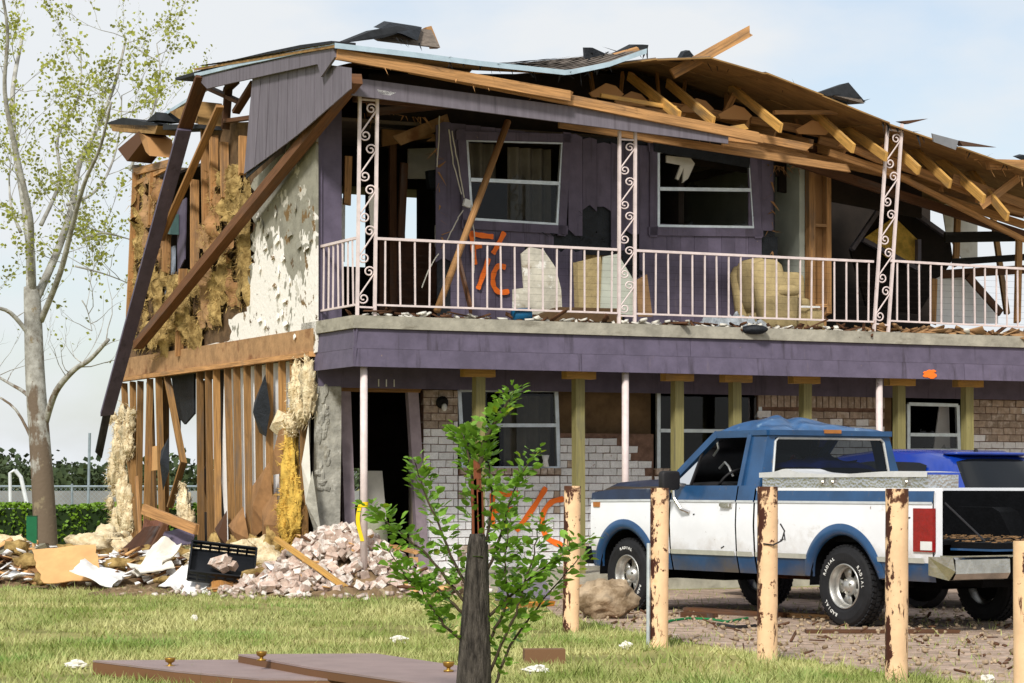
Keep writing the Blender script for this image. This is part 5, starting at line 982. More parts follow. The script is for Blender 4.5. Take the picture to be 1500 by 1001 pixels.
sheet('cream_pad', 'cream foam pad on top of the debris near the tree', 'foam', [(-30, 804), (40, 800), (30, 784), (-30, 790)], 32.3, .5, insul_c, .08, .1)
def stick(nm, label, p0, p1, w_, h_, m, cat='lumber', group=None): mb = MB(); mb.beam(p0, p1, w_, h_, jag=.04); return tag(mb.obj(nm, m), label, cat, group)
stick('lumber_plank', 'pale plank lying slanted down the brick rubble heap', at(404, 789, 28.55), at(508, 862, 27.75), .06, .05, lumber_y)
stick('lumber_plank', 'orange brown plank propped below the open studs', at(210, 746, 31.6), at(288, 776, 31.0), .06, .13, lumber)
stick('lumber_plank', 'short dark stick standing out of the debris below the studs', at(222, 806, 31.1), at(242, 768, 31.2), .05, .06, lumber_d)
stick('lumber_plank', 'broken lath leaning at the left end of the open studs', at(206, 800, 33.0), at(200, 700, 33.3), .04, .05, lumber)
stick('lumber_plank', 'tan board end poking from the brick heap near the doorway', at(575, 800, 28.7), at(612, 810, 28.3), .1, .03, lumber)
# black plastic crate
cr_ = empty('plastic_crate', at(326, 824, 28.9), .25); cr_.rotation_euler = (.80, .12, .12); tag(cr_, 'black plastic lattice crate tipped on the debris left of the brick heap', 'crate')
bp_ = mat('black_plastic', (.014, .016, .02), .4, .3, 6, .1)
MB().bb(-.38, .38, -.24, .24, -.12, -.10).obj('crate_base', bp_, cr_)
for s_ in (-1, 1):
    for nm, p0, p1 in (('long_side', (-.38, s_*.24), (.38, s_*.24)), ('short_side', (s_*.38, -.24), (s_*.38, .24))):
        mb = MB()
        for z in (-.10, -.03, .04): mb.beam((*p0, z), (*p1, z), .022, .045 if z > .0 else .03)
        for k in range(8): q = k/7; x, y = p0[0]+(p1[0]-p0[0])*q, p0[1]+(p1[1]-p0[1])*q; mb.beam((x, y, -.11), (x, y, .04), .025, .018, up=(0, 1, 0))
        mb.obj(nm, bp_, cr_)
for k in range(5): tag(inst('loose_brick', random.choice(RB), None, Matrix.Translation(at(318+k*5, 828-(k % 2)*7, 28.86)) @ rrot(.8)), 'loose whitewashed red brick lying inside the tipped black crate', 'brick', 'loose bricks in the black crate')
# soil piles
def soil(nm, lab, px, D, rx, h):
    c = at(px, 0, D); mb = MB(); nu, nv = 30, 12
    mb.grid(lambda u, v: (c.x+(u-.5)*2*rx, D+(v-.5)*.9, max(-.02, h*math.sin(math.pi*u)**.6*math.sin(math.pi*v)*(1+.8*mnoise.fractal(Vector((u*9+px, v*5, 0)), 1, 2, 4))-.015)), nu, nv); tag(mb.obj(nm, soil_m, None, False), lab, 'soil', kind='stuff')
soil('soil_bank', 'brown loose soil along the foot of the brick heap', 525, 27.9, .72, .13); soil('soil_bank', 'brown loose soil before the white drywall sheets', 195, 28.6, .55, .09)
# boulder and yard pieces
rk = mat('pale_limestone', (.42, .33, .23), .95, .3, 5, .9); layer(rk, (.20, .14, .08), 3, .52, .66)
q = gp(888, 907); mb = MB(); mb.blob((q.x, q.y+.1, .17), (.29, .24, .20), .35, 1.8, 3, 40, 26); tag(mb.obj('boulder', rk, None, True), 'rounded tan boulder on the ground between two bollards and the front wheel', 'rock')
scraps('gravel_litter', 'small dark sticks and stones scattered on the gravel yard', lumber_d, 150, lambda: next(p for p in iter(lambda: (rnd(.6, 6), rnd(15.5, 25)), None) if in_poly(*p, GRAVEL)), lambda X, Y: .0, ((.02, .14), (.01, .03), (.006, .015)))
scraps('pale_gravel', 'pale stones scattered on the gravel yard', rk, 2200, lambda: next(p for p in iter(lambda: (rnd(.6, 6.5), rnd(15.5, 25)), None) if in_poly(*p, GRAVEL)), lambda X, Y: -.02, ((.012, .05), (.012, .04), (.01, .03)))
for x0, y0, x1, y1, w_, h_, m, lb in ((1010, 893, 1140, 901, .16, .05, lumber_d, 'weathered plank lying under the pickup behind its front wheel'), (1120, 899, 1235, 905, .12, .04, lumber, 'tan plank lying under the middle of the pickup'), (1005, 900, 1045, 903, .14, .05, lumber_d, 'short weathered board under the pickup door'), (1180, 925, 1400, 925, .14, .03, lumber_d, 'grey board on the gravel behind the rear wheel'), (836, 862, 905, 866, .3, .05, lumber, 'stacked orange board at the porch edge by the front wheel'), (738, 889, 806, 884, .12, .05, wood('orange_board', (.62, .30, .05)), 'orange board on the lawn edge behind the sapling')):
    stick('loose_board', lb, gp(x0, y0, h_/2+.005), gp(x1, y1, h_/2+.005), w_, h_, m, 'board')
stick('loose_board', 'upper orange board of the small stack at the porch edge', gp(840, 860, .09), gp(900, 861, .09), .24, .05, lumber, 'board')
sheet('grey_panel', 'grey lilac panel leaning at the porch edge behind the sapling', 'panel', [(726, 880), (806, 876), (800, 850), (730, 854)], 26.6, .3, purple_f)
P_ = [gp(960, 917, .014), gp(985, 909, .014), gp(1010, 906, .014), gp(1040, 907, .014), gp(1065, 911, .014), gp(1095, 906, .014)]
tag(MB().tube(P_, .013, 6).obj('garden_hose', mat('green_hose', (.02, .25, .09), .5, .1, 5, 0)), 'thin green hose lying on the gravel behind the bollards', 'hose')
tag(MB().tube([gp(1052, 915, .02), gp(1078, 919, .03), gp(1106, 917, .015)], .018, 6).obj('wiper_arm', vinyl), 'black bent metal strip lying on the gravel near the pickup', 'strip')
for px, py, s_, lb in ((585, 937, .10, 'between the panels and the sapling'), (785, 982, .11, 'right of the sapling stump'), (918, 946, .07, 'near the bollard with a grey pipe'), (112, 974, .10, 'beside the tip of the fallen panel'), (433, 873, .16, 'at the lawn edge below the brick heap'), (1447, 995, .06, 'near the short bollard'), (285, 906, .04, 'in mid lawn below the drywall')):
    p = gp(px, py, .03); mb = MB(); mb.blob(p, (s_*.7, s_*.4, .03), .7, 2.5, px, 14, 9); tag(mb.obj('plastic_scrap', drywall, None, False), 'crumpled white plastic scrap on the grass, ' + lb, 'litter', 'white scraps on the lawn')
p = gp(797, 962, .06); tag(MB().box((p.x, p.y, .06), (.29, .14, .11), .1).obj('wood_block', wood('brown_block', (.26, .15, .08))), 'short brown timber block lying on the grass near the sapling', 'block')
# fallen veneer panels with brass cups
panel_m = mat('mauve_laminate', (.33, .255, .24), .55, .1, 4, .03); edge_m = wood('panel_core', (.22, .12, .06))
def panel(lab, px, z, th):
    P_ = [gp(x, y, z) for x, y in px]; r_ = empty('fallen_panel', (P_[0].x, P_[0].y, 0)); o = Vector((P_[0].x, P_[0].y, 0)); tag(r_, lab, 'panel')
    MB().prism([p - o for p in P_], (0, 0, .012)).obj('laminate_face', panel_m, r_); MB().prism([p - o - Vector((0, 0, th)) for p in P_], (0, 0, th-.002)).obj('panel_core', edge_m, r_)
panel('long mauve laminate panel with pointed end lying on the lawn', [(136, 970), (255, 985), (380, 997), (620, 998), (700, 985), (470, 975), (345, 969)], .09, .085)
panel('second mauve laminate panel lying over the long one', [(349, 961), (550, 960), (700, 982), (720, 1004), (640, 1008), (452, 980)], .145, .05)
brass = mat('brass', (.42, .27, .07), .35, .2, 9, .05, metal=.8)
for x, y, lb, z in ((249, 977, 'near the pointed end of the long panel', .095), (383, 968, 'on the second panel', .158), (657, 984, 'at the end of the panels by the sapling', .158)):
    tag(MB().lathe([(0, 0), (.03, 0), (.032, .008), (.012, .014), (.012, .024), (.030, .034), (.036, .055), (.034, .06), (.0, .058)], gp(x, y, z), n=16).obj('brass_cup', brass, None, True), 'small brass furniture foot standing upright ' + lb, 'furniture foot', 'brass feet on the fallen panels')
# ------------------------------------------------------------------ bollards
BLB = ['first bollard, between the sapling and the boulder', 'bollard with a thin grey pipe strapped to it', 'bollard in front of the pickup door and bed', 'bollard in front of the pickup rear corner', 'shorter bollard by the chrome bumper']
for i, (x, yb, yt) in enumerate(((836, 926, 712), (965, 949, 715), (1124, 973, 713), (1313, 1004, 716), (1503, 1030, 793))):
    b_ = gp(x, yb); h = CH + (HY-yt)/F*b_.y; r = .073
    mb = MB(); nr = 24
    mb.grid(lambda u, v: (r*math.cos(2*math.pi*u)*(1+.012*mnoise.noise(Vector((u*6, v*9, i)))), r*math.sin(2*math.pi*u)*(1+.012*mnoise.noise(Vector((u*6+2, v*9, i)))), -.02+(h+.02)*v), nr, 26)
    mb.face([mb.add([(r*.98*math.cos(2*math.pi*k/nr), r*.98*math.sin(2*math.pi*k/nr), h-.002)]) for k in range(nr)])
    e = empty('bollard', (b_.x, b_.y, 0), .25*i); e.rotation_euler = (0, rnd(-.012, .012)+(.02 if i == 0 else 0), (.1, .0, -.12, .06, 1.9)[i]); tag(e, 'rusty cream painted steel ' + BLB[i], 'bollard', 'cream bollards along the gravel edge'); mb.obj('pipe', cream, e, True)
    if i == 1: MB().cyl((-.085, -.03, 0), (-.085, -.03, .82), .016, n=8).obj('grey_pipe', alum, e)
    if i == 2: MB().tube([(-.03, -.078, .86), (.04, -.08, .85), (.1, -.03, .88), (.12, 0, .95), (.09, .02, 1.0)], .006, 5).obj('tie_wire', vinyl, e)
# ------------------------------------------------------------------ things on and under the balcony
def put(px, py, b): v = hf(px, py, b); w_ = hw(v.x, v.y, v.z); return w_
q = hf(1135, 470, .95); ch = empty('armchair', hw(q.x, .95, 3.218), TH-.95); tag(ch, 'tan upholstered armchair standing on the balcony behind the railing', 'armchair')
fab = mat('tan_upholstery', (.43, .345, .19), .95, .15, 12, .35)
def cush(nm, c, r, e=.4, R=None): MB().blob(c, r, .04, 2.4, 2, 26, 16, e, R).obj(nm, fab, ch, True)
ch.rotation_euler = (0, 0, TH-.12); ch.location = hw(q.x-.02, .95, 3.218)
def shell(y0, y1, nm):        # padded side: outline in (x, z), rounded over its edges
    out = [(-.34, .02), (.16, .02), (.17, .30), (.17, .50), (.06, .54), (-.02, .70), (-.06, .86), (-.14, .925), (-.26, .93), (-.40, .88), (-.45, .78), (-.40, .50)]
    cx_ = sum(p[0] for p in out)/12; cz_ = sum(p[1] for p in out)/12; mb = MB(); rings = []
    for y, k in ((y0, .86), (y0+.03, .96), ((y0+y1)/2, 1.0), (y1-.03, .96), (y1, .86)): rings.append(mb.add([(cx_+(x-cx_)*k, y, max(.01, cz_+(z-cz_)*k)) for x, z in out]))
    for i in range(4):
        for j in range(12): j2 = (j+1) % 12; mb.face((rings[i]+j, rings[i]+j2, rings[i+1]+j2, rings[i+1]+j))
    mb.face([rings[0]+j for j in range(11, -1, -1)]); mb.face([rings[4]+j for j in range(12)]); mb.obj(nm, fab, ch, True)
shell(-.42, -.22, 'side_panel'); shell(.24, .44, 'side_panel')
cush('backrest', (-.25, 0, .62), (.15, .30, .34), .5, Matrix.Rotation(-.2, 3, 'Y')); cush('headrest', (-.22, -.12, .80), (.16, .24, .13), .65, Matrix.Rotation(-.3, 3, 'Y')); cush('arm_roll', (.02, -.36, .53), (.17, .10, .075), .75)
cush('seat_base', (.12, 0, .17), (.40, .30, .17), .3); cush('seat_cushion', (.16, 0, .38), (.28, .27, .08), .4); cush('wing_cushion', (.32, .22, .56), (.20, .10, .26), .4); cush('footrest', (.44, -.10, .16), (.13, .26, .15), .3); MB().box((.34, -.37, .33), (.28, .015, .025)).obj('trim_strip', drywall_w, ch)
p = put(764, 459, .15); p.z = 3.218+.075; R_ = Vector((CT, ST, 0)); tag(MB().lathe([(0, -.1), (.07, -.1), (.085, .1), (.09, .1), (.075, -.11), (0, -.11)], p, R_, 20).obj('blue_bucket', mat('blue_plastic', (.01, .12, .23), .4, .1, 5, 0), None, True), 'small blue bucket lying on its side on the balcony edge', 'bucket')
def bal(nm, lab, cat, pts, b, m, th=.03, db=.0):
    P_ = [put(x, y, b + db*k) for k, (x, y) in enumerate(pts)]; mb = MB(); mb.prism(P_, (-ST*th, CT*th, 0)); return tag(mb.obj(nm, m), lab, cat)
dusty_b = mat('dusty_board', (.56, .53, .45), .95, .2, 5, .4); layer(dusty_b, (.30, .23, .14), 4, .55, .68); layer(dusty_b, (.78, .76, .70), 5, .58, .64)
bal('wallboard_chunk', 'upright grey white wallboard chunk with torn top leaning on the balcony', 'wallboard', [(752, 460), (752, 424), (768, 422), (764, 372), (776, 362), (796, 366), (814, 392), (822, 424), (824, 462)], .75, dusty_b)
bal('overturned_couch', 'overturned dark brown couch frame lying behind the railing', 'couch', [(782, 466), (820, 450), (906, 452), (906, 472), (800, 472)], .55, wood('couch_frame', (.16, .10, .05)), .35)
bal('stuffing_bale', 'torn tan upholstery standing behind the railing by the middle column', 'upholstery', [(848, 458), (846, 384), (880, 376), (886, 420), (880, 458)], 1.0, fab, .12)
bal('wallboard_chunk', 'dull grey wallboard leaning left of the middle column', 'wallboard', [(880, 458), (884, 376), (905, 372), (934, 420), (930, 462)], .9, inner_g, .03)
bal('wallboard_chunk', 'narrow brown board standing right of the middle column', 'board', [(936, 464), (934, 410), (948, 402), (956, 464)], .8, osb, .03)
pl = MB(); 
def sheetf(u, v): 
    a_ = 4.9+.95*u; k = mnoise.fractal(Vector((u*5, v*4, 2)), 1, 2, 4); w_ = hw(a_, .35+.7*v, 3.225+max(.0, (.16+.22*k)*math.sin(math.pi*u)**.5)*(.3+.7*math.sin(math.pi*v))); return w_
tag(pl.grid(sheetf, 30, 16).obj('plastic_sheeting', mat('dusty_plastic_sheet', (.40, .43, .45), .35, .3, 9, .3), None, False), 'crumpled grey plastic sheeting on the balcony floor left of the armchair', 'sheeting')
def blean(nm, lab, x0, y0, b0, x1, y1, b1, r, m): return tag(MB().cyl(put(x0, y0, b0), put(x1, y1, b1), r, n=10).obj(nm, m, None, True), lab, 'pole')
blean('leaning_pole', 'long tan wooden pole leaning across the broken upper window', 640, 456, .35, 744, 178, 1.25, .042, lumber)
stick('leaning_plank', 'brown plank leaning on the purple wall below the sprayed letters', put(670, 372, 1.5), put(690, 455, .7), .03, .1, lumber_d)
p = put(1105, 483, -.06); tag(MB().blob((p.x, p.y, p.z), (.17, .10, .06), .1, 2, 1, 18, 10).obj('black_tray', felt, None, True), 'black drooping tray hanging over the balcony edge under the armchair', 'tray')
def gen_b(): a_, b_ = rnd(.2, 10.5), rnd(.0, .9); w_ = hw(a_, b_); return w_.x, w_.y
scraps('balcony_litter', 'small pale wreckage scraps littering the balcony floor', drywall, 240, gen_b, lambda X, Y: 3.22, ((.03, .16), (.03, .1), (.01, .03)))
scraps('balcony_splinters', 'brown splinters littering the balcony floor', lumber_d, 150, gen_b, lambda X, Y: 3.225, ((.08, .4), (.02, .06), (.01, .03)))
def gen_r(): a_, b_ = rnd(7.2, 10.8), rnd(.02, .6); w_ = hw(a_, b_); return w_.x, w_.y
scraps('balcony_wreckage', 'mixed wreckage piled on the right end of the balcony', osb, 120, gen_r, lambda X, Y: 3.23, ((.08, .35), (.04, .2), (.01, .03)))
# things on the porch
p = put(548, 770, .9); tag(MB().blob((p.x, p.y, .55), (.16, .13, .36), .15, 1.5, 4, 18, 12, .7).obj('stuffed_sack', mat('grey_green_cloth', (.30, .30, .22), .95, .2, 6, .3), None, True), 'grey green stuffed sack slumped in the open doorway', 'sack')
tape = empty('caution_tape', hw(hf(533, 540, .1).x, .1, 0)); tag(tape, 'yellow caution tape tied round the white porch post by the door', 'tape'); ym = mat('caution_yellow', (.85, .62, .02), .5, .05, 5, 0)
MB().lathe([(.05, 1.02), (.052, 1.08)], (0, 0, 0), n=16).obj('tape_loop', ym, tape); mb = MB(); mb.grid(lambda u, v: (-.06-.03*math.sin(v*4)+.045*u, -.05, 1.05-.42*v), 2, 10); mb.obj('tape_tail', ym, tape)
p = put(590, 810, 1.0); tag(MB().box((p.x, p.y, .31), (.3, .25, .2), .4).obj('brown_carton', card), 'brown carton on the porch inside the doorway', 'carton')
p = hf(799, 685, FB-.03); w_ = hw(p.x, FB-.03, 1.50); tag(MB().lathe([(0, 0), (.045, 0), (.03, .08), (.05, .15), (.045, .15), (.02, .07), (0, .01)], w_, n=14).obj('white_vase', drywall_w, None, True), 'small white vase standing on the lower front window sill', 'vase')
# ------------------------------------------------------------------ sapling sprouting from a broken stump
bark = mat('grey_bark', (.06, .05, .042), .95, .45, 14, 1.0, mapping=(3, 3, .5), col2=(.15, .13, .11)); heart = wood('bared_heartwood', (.19, .065, .028)); twig = mat('twig_bark', (.085, .065, .04), .9, .3, 10, .2)
SX = at(693, 0, 13).x; sap = empty('sapling', (SX, 13, 0)); tag(sap, 'leafy green shoots sprouting from a broken grey stump on the lawn', 'sapling')
def sp(x, y, d=0): p = at(x, y, 13+d); return Vector((p.x-SX, d, p.z))
tk = [sp(694, 1066), sp(694, 1001), sp(696, 930), sp(698, 860), sp(700, 800), sp(699, 782)]
mb = MB(); mb.tube(tk, [.125, .095, .082, .068, .056, .040], 16); o = mb.obj('stump', bark, sap, True)
for x0, x1, yt, w_ in ((694, 692, 706, .03), (699, 697, 676, .04), (704, 702, 722, .028)): MB().beam(sp(x0+2, 792), sp(x1+2, yt), w_, .045, up=(0, 1, 0), jag=.03).obj('splinter', heart, sap)
LM = []
for k in range(3):
    mb = MB(); l = 1.0; w_ = (.30, .34, .26)[k]; f = (.06, .1, .03)[k]
    mb.add([(0, 0, 0), (-w_, .35, f), (-w_*.8, .7, f*.6), (0, 1.0, -.08), (w_*.8, .7, f*.6), (w_, .35, f), (0, .5, -.02)])
    for f_ in ((0, 6, 1), (1, 6, 2), (2, 6, 3), (3, 6, 4), (4, 6, 5), (5, 6, 0)): mb.face(f_)
    LM.append((mb.mesh('leaf', leafm, True), mb.mesh('leaf', leafm_y, True)))
BR = [[(697, 795), (700, 700), (712, 640), (735, 602), (752, 574)], [(692, 880), (655, 800), (622, 720), (606, 672)], [(688, 890), (625, 812), (575, 772), (540, 742)], [(690, 910), (640, 862), (598, 852), (570, 806)], [(714, 905), (760, 862), (805, 825), (862, 790)], [(716, 985), (755, 900), (780, 820), (792, 760)], [(706, 860), (735, 780), (752, 720), (782, 662)], [(718, 1020), (748, 945), (795, 880), (850, 815)], [(694, 800), (690, 700), (684, 650), (672, 628)], [(690, 950), (650, 915), (625, 880), (604, 840)], [(704, 830), (722, 740), (716, 680), (700, 650)], [(716, 940), (745, 880), (738, 820), (748, 760)]]
leaves = []
for bi, br in enumerate(BR):
    d1 = rnd(-.22, .22); P_ = [sp(x, y, d1*i/(len(br)-1)) for i, (x, y) in enumerate(br)]; path = []
    for i in range(len(P_)-1):
        for q in range(6): path.append(P_[i].lerp(P_[i+1], q/6) + Vector((rnd(-.006, .006), rnd(-.006, .006), 0)))
    path.append(P_[-1]); n = len(path); bo = MB().tube(path, [(.018 if bi == 0 else .0075)*(1-i/n)+.002 for i in range(n)], 6).obj('branch', twig, sap, True)
    for i in range(3, n):
        for q in range(9 if i < n*.4 else 13):
            if random.random() < .22: continue
            leaves.append((path[i].lerp(path[i-1], random.random()), (path[min(i+1, n-1)]-path[i-1]).normalized(), i/n, bo, bi))
random.shuffle(leaves); rest = MB()
for k, (p, d, t_, bo, bi) in enumerate(leaves):
    az = rnd(0, 2*math.pi); out = Vector((math.cos(az), math.sin(az), rnd(-.35, .6))) + d*.5; out.normalize(); pos = p + out*rnd(.005, .075)
    R_ = out.to_track_quat('Y', 'Z').to_matrix().to_4x4() @ Matrix.Rotation(rnd(-.9, .9), 4, 'Y'); s_ = rnd(.034, .068)*(1.05-.25*(t_ > .85)); y_ = (t_ > .82 and random.random() < .75) or (bi == 0 and t_ > .6) or random.random() < .12
    M_ = Matrix.Translation(pos) @ R_ @ Matrix.Diagonal((s_*1.1, s_, s_, 1))
    if k < 298: inst('leaf', random.choice(LM)[1 if y_ else 0], bo, M_)
    else:
        me = LM[0][0]; b0 = rest.add([M_ @ v.co for v in me.vertices])
        for pg in me.polygons: rest.face([b0+i for i in pg.vertices])
print('LEAVES', len(leaves))
if rest.V: tag(rest.obj('small_leaves', leafm, sap, True), kind='stuff')
# ------------------------------------------------------------------ sycamore, hedge, fence and the far background
syc_b = mat('sycamore_bark', (.34, .32, .28), .9, .25, 5, .5, col2=(.52, .51, .47)); layer(syc_b, (.20, .155, .115), 3.2, .53, .60, mapping=(1, 1, .5), axis=((0, 0, -1), -6.0, -.6, .26)); layer(syc_b, (.30, .25, .17), 4, .6, .66)
DT = 45.0; tb = at(68, 0, DT); tree = empty('sycamore_tree', (tb.x, DT, 0)); tag(tree, 'tall pale barked sycamore with sparse spring leaves left of the house', 'tree')
def tpx(x, y, d=0): p = at(x, y, DT); return Vector((p.x-tb.x, d, p.z))
limbs = [([(68, 814), (62, 700), (52, 560), (48, 455), (46, 420)], .27, .17, 0), ([(46, 430), (34, 350), (14, 270), (-8, 190), (-20, 100), (-15, 10)], .14, .05, .6), ([(48, 430), (52, 380), (60, 330), (48, 240), (40, 160), (52, 80), (45, 0)], .11, .03, -.5), ([(52, 440), (78, 370), (96, 300), (104, 230), (128, 170), (150, 100), (162, 30)], .12, .03, .3), ([(60, 470), (100, 405), (130, 340), (158, 290), (190, 250), (215, 200)], .09, .03, -.8), ([(66, 620), (88, 575), (120, 545), (148, 532), (180, 505)], .10, .05, -.4), ([(60, 600), (30, 575), (0, 560), (-40, 540)], .07, .03, .5), ([(50, 500), (20, 460), (-10, 450), (-50, 420)], .07, .03, -.3), ([(58, 670), (20, 600), (-30, 570)], .05, .02, .2), ([(120, 350), (150, 340), (176, 345), (195, 350)], .035, .012, .2), ([(110, 390), (150, 400), (182, 412)], .03, .01, .2), ([(98, 300), (130, 280), (150, 240), (160, 180), (158, 120)], .05, .015, .4), ([(190, 250), (220, 170), (232, 110), (226, 60)], .04, .012, .1), ([(120, 440), (128, 455), (135, 485)], .02, .008, 0), ([(30, 340), (10, 300), (0, 250)], .05, .02, .4), ([(60, 330), (80, 260), (70, 190), (95, 120), (90, 40)], .06, .015, .5)]
limbs = [(limbs[0][0], .225, .135, 0)] + [(p_, r0_*.68, r1_*.6, d_) for p_, r0_, r1_, d_ in limbs[1:]]
tw = MB(); LP = []
def grow(p, d, ln, r, lev):
    path = [p]; n = 5
    for i in range(n):
        d = (d + Vector((rnd(-.32, .32), rnd(-.32, .32), rnd(-.12, .3)))).normalized(); path.append(path[-1] + d*ln/n)
        if lev < 2 and i > 0 and random.random() < .5: grow(path[-1], (d + Vector((rnd(-1, 1), rnd(-1, 1), rnd(-.3, .8)))).normalized(), ln*rnd(.45, .7), r*.55, lev+1)
        if lev >= 1 or i > 2: LP.append(path[-1])
    tw.tube(path, [r*(1-.75*i/n) for i in range(n+1)], 4, False)
for k, (pl_, r0, r1, dd) in enumerate(limbs):
    P_ = [tpx(x, y, dd*i) for i, (x, y) in enumerate(pl_)]; path = []
    for i in range(len(P_)-1):
        a_ = P_[max(i-1, 0)]; b_, c_, d_ = P_[i], P_[i+1], P_[min(i+2, len(P_)-1)]
        for q in range(5):
            s_ = q/5; path.append(.5*((2*b_) + (c_-a_)*s_ + (2*a_-5*b_+4*c_-d_)*s_*s_ + (3*b_-a_-3*c_+d_)*s_**3))
    path.append(P_[-1]); n = len(path); MB().tube(path, [r0+(r1-r0)*i/n for i in range(n)], 12).obj('trunk' if k == 0 else 'limb', syc_b, tree, True)
    if k:
        for i in range(n//4, n):
            if random.random() < .5 and path[i].z > 3.2: grow(path[i], Vector((rnd(-1, 1), rnd(-1, 1), rnd(-.1, 1))).normalized(), rnd(.6, 1.5), max(.009, r1*.4), 0)
tag(tw.obj('twigs', syc_b, tree), kind='stuff')
V = []; Fc = []
for p in LP:
    if p.z < 2.2: continue
    for q in range(random.choice((1, 1, 2, 2, 3, 3)) if p.z > 4.5 else random.choice((0, 0, 0, 0, 0, 1))):
        c = p + Vector((rnd(-.1, .1), rnd(-.1, .1), rnd(-.1, .1))); s_ = rnd(.018, .05); R_ = rrot(1.5).to_3x3(); k = len(V)
        V += [tuple(c + R_ @ Vector(v)) for v in ((-s_, 0, 0), (0, -s_*.8, s_*.2), (s_, 0, 0), (0, s_*.8, s_*.2))]; Fc += [(k, k+1, k+2), (k, k+2, k+3)]
print('TREE LEAVES', len(V)//4); tag(np_mesh('crown', V, Fc, leaf_t, tree), kind='stuff')
def leafsoup(nm, m, par, n, gen, size):
    V = np.zeros((n*4, 3)); 
    for i in range(n):
        c = gen(); s_ = rnd(*size); R_ = rrot(1.4).to_3x3()
        for k, v in enumerate(((-s_, 0, 0), (0, -s_*.7, 0), (s_, 0, 0), (0, s_*.7, 0))): V[i*4+k] = c + R_ @ Vector(v)
    I = np.arange(n)*4; Fc = np.concatenate([np.stack([I, I+1, I+2], 1), np.stack([I, I+2, I+3], 1)]); return np_mesh(nm, V, Fc, m, par)
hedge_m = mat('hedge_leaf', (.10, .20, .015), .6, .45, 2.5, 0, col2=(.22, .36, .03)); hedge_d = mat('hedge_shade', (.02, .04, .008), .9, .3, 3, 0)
hg = empty('clipped_hedge', (-9, 52, 0)); tag(hg, 'bright green clipped hedge behind the sycamore trunk', 'hedge'); MB().bb(-9, 6.5, -.45, .45, 0, .76).obj('hedge_shade_core', hedge_d, hg)  # dark core box stands in for the shade between the leaves
def gh():
    x = rnd(-9, 6.5); f = random.random()
    if f < .5: return Vector((x, -.48+rnd(-.06, .1), rnd(.03, .84)))
    return Vector((x, rnd(-.5, .5), .80+rnd(-.06, .07)+.03*math.sin(x*3)))
tag(leafsoup('leaves', hedge_m, hg, 9000, gh, (.03, .06)), kind='stuff')
p = gp(47, 815, 0); gb = empty('green_marker_post', (at(47, 0, 43).x, 43, 0)); tag(gb, 'flat green utility marker post standing beside the sycamore trunk', 'post'); MB().bb(-.09, .09, -.05, .05, 0, .72).obj('post_body', mat('green_marker_paint', (.01, .16, .07), .5, .1, 4, 0), gb); MB().bb(-.095, .095, -.055, .055, .722, .735).obj('post_cap', mat('dark_green_cap', (.008, .09, .04), .5, .1, 4, 0), gb)
fm = mat('galvanised_fence', (.30, .35, .38), .5, .15, 5, 0, metal=.3); fe = empty('chain_link_fence', (0, 62, 0)); tag(fe, 'grey chain link fence with a tall post behind the hedge', 'fence')
MB().cyl((-22, 0, 1.23), (-4, 0, 1.23), .028, n=8).obj('top_rail', fm, fe)
for i in range(8):
    x = -21.5+i*2.6; MB().cyl((x, 0, 0), (x, 0, 1.3), .03, n=8).obj('fence_post', fm, fe)
x = at(128, 0, 62).x; MB().cyl((x, 0, 0), (x+.06, 0, 2.58), .035, n=8).obj('tall_post', fm, fe); ms = MB()
for k in range(150):
    for s_ in (1, -1): x0 = -22+k*.12; ms.beam((x0, 0, 0.02), (x0+s_*1.2, 0, 1.22), .006, .006)
tag(ms.obj('wire_mesh', fm, fe), kind='stuff')
bf = empty('bent_gate_frame', (at(22, 0, 58).x, 58, 0)); tag(bf, 'bent white pipe gate frame leaning near the chain link fence', 'gate'); wp = mat('white_pipe', (.65, .67, .68), .5, .1, 5, 0)
MB().tube([(-.1, 0, 0), (-.12, 0, 1.55), (0, 0, 1.62)], .04, 8).obj('upright', wp, bf); MB().tube([(0, 0, 1.62), (.14, 0, 1.45), (.42, 0, .2), (.45, 0, 0)], .05, 8).obj('leaning_pipe', wp, bf); MB().tube([(-1.2, 0, .9), (.9, 0, .35)], .03, 8).obj('brace', wp, bf)
lw = tag(MB().bb(-40, -3, 99.8, 100.2, 0, 1.02).obj('low_wall', mat('grey_block_wall', (.27, .27, .26), .9, .15, 1, .1)), 'long low grey wall beyond the chain link fence', 'wall')
far_m = mat('far_foliage', (.055, .085, .035), .9, .4, .25, 0, col2=(.11, .145, .07)); V = []; Fc = []
for i in range(80):
    X = rnd(-75, 75); Y = rnd(270, 330); h = rnd(3.4, 5.6); w_ = rnd(2.5, 5)
    for q in range(230):
        c = Vector((X+random.gauss(0, w_*.5), Y+random.gauss(0, 2), max(.2, h*(.5+random.gauss(0, .26))))); s_ = rnd(.25, .55); R_ = rrot(1.4).to_3x3(); k = len(V)
        V += [tuple(c + R_ @ Vector(v)) for v in ((-s_, 0, 0), (0, -s_*.8, 0), (s_, 0, 0), (0, s_*.8, 0))]; Fc += [(k, k+1, k+2), (k, k+2, k+3)]
tag(np_mesh('far_wood', V, Fc, far_m), 'distant band of green woodland on the horizon', 'woodland', kind='stuff')
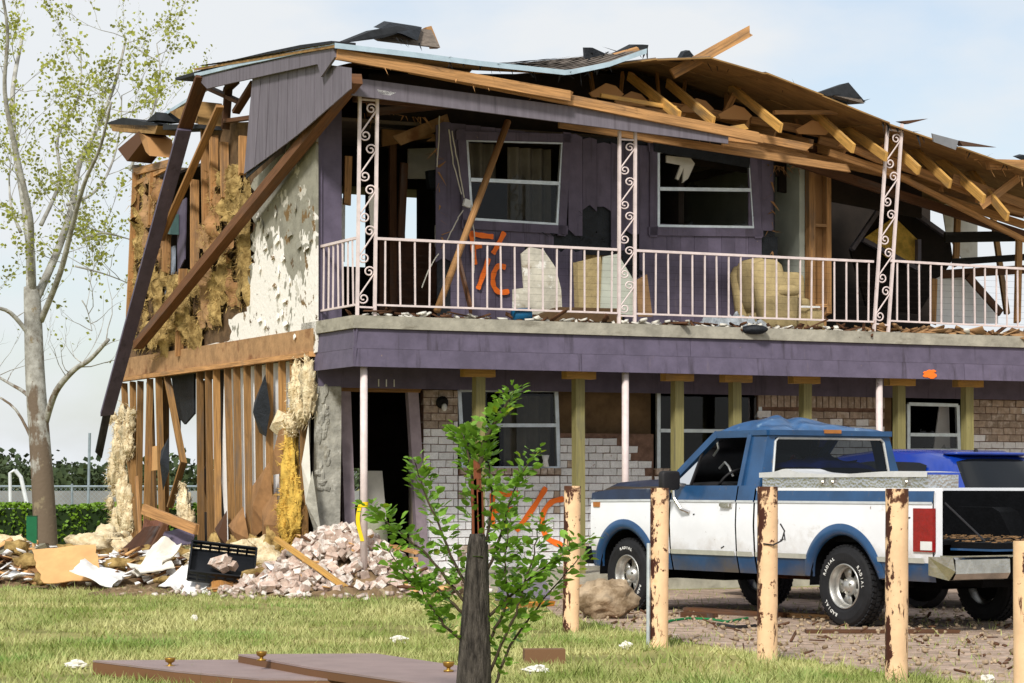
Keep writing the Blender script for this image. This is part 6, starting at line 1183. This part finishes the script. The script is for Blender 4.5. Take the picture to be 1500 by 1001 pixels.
# ------------------------------------------------------------------ grass
ng = 150000; R0 = np.random.rand(ng, 4)
Yv = 14.2 + 17*R0[:, 0]**1.35; Xv = (R0[:, 1]-.5)*Yv*.50
keep = np.ones(ng, bool)
for i in range(ng):
    x, y = Xv[i], Yv[i]
    if in_poly(x, y, GRAVEL) and np.random.rand() > .04 or hz(x, y) > .06: keep[i] = False
    elif y > 27.9 + .477*(x+1.795) and x > -2.6: keep[i] = False
Xv, Yv = Xv[keep], Yv[keep]; ng = len(Xv); hgt = .025+.05*np.random.rand(ng)**1.6
pat = np.array([mnoise.noise(Vector((x*.9, y*.9, 3))) for x, y in zip(Xv, Yv)]); hgt *= 1+.3*pat; bare = np.array([mnoise.fractal(Vector((x*.55, y*.45, 11)), 1, 2, 3) for x, y in zip(Xv, Yv)]); sel = ~((bare > .28) & (np.random.rand(ng) < .8)); Xv, Yv, hgt, pat = Xv[sel], Yv[sel], hgt[sel], pat[sel]; ng = len(Xv); hgt *= np.where(np.random.rand(ng) < .03, 1.9, 1)
tuft = [gp(870, 992), gp(1040, 1003), gp(960, 975), gp(1010, 985), gp(1180, 1000), gp(20, 995), gp(560, 900), gp(1330, 1005), gp(960, 955), gp(1120, 980)]
for q in tuft:
    d = np.hypot(Xv-q.x, (Yv-q.y)*.7); hgt += .13*np.exp(-(d/.16)**2)*np.random.rand(ng)
an = np.random.rand(ng)*2*np.pi; le = np.random.randn(ng, 2)*.55*hgt[:, None]; wd = .0045+.003*np.random.rand(ng)
Vg = np.zeros((ng, 3, 3)); Vg[:, 0, 0] = Xv-np.cos(an)*wd; Vg[:, 0, 1] = Yv-np.sin(an)*wd; Vg[:, 1, 0] = Xv+np.cos(an)*wd; Vg[:, 1, 1] = Yv+np.sin(an)*wd; Vg[:, 2, 0] = Xv+le[:, 0]; Vg[:, 2, 1] = Yv+le[:, 1]; Vg[:, 2, 2] = hgt
grass_m = mat('grass_blade', (.29, .37, .09), .7, .25, 1.1, 0, col2=(.54, .52, .25), lo=.38, hi=.62); layer(grass_m, (.19, .33, .075), .7, .55, .7)
tag(np_mesh('grass', Vg.reshape(-1, 3), np.arange(ng*3).reshape(-1, 3), grass_m), 'short patchy green and straw coloured lawn grass', 'grass', kind='stuff')
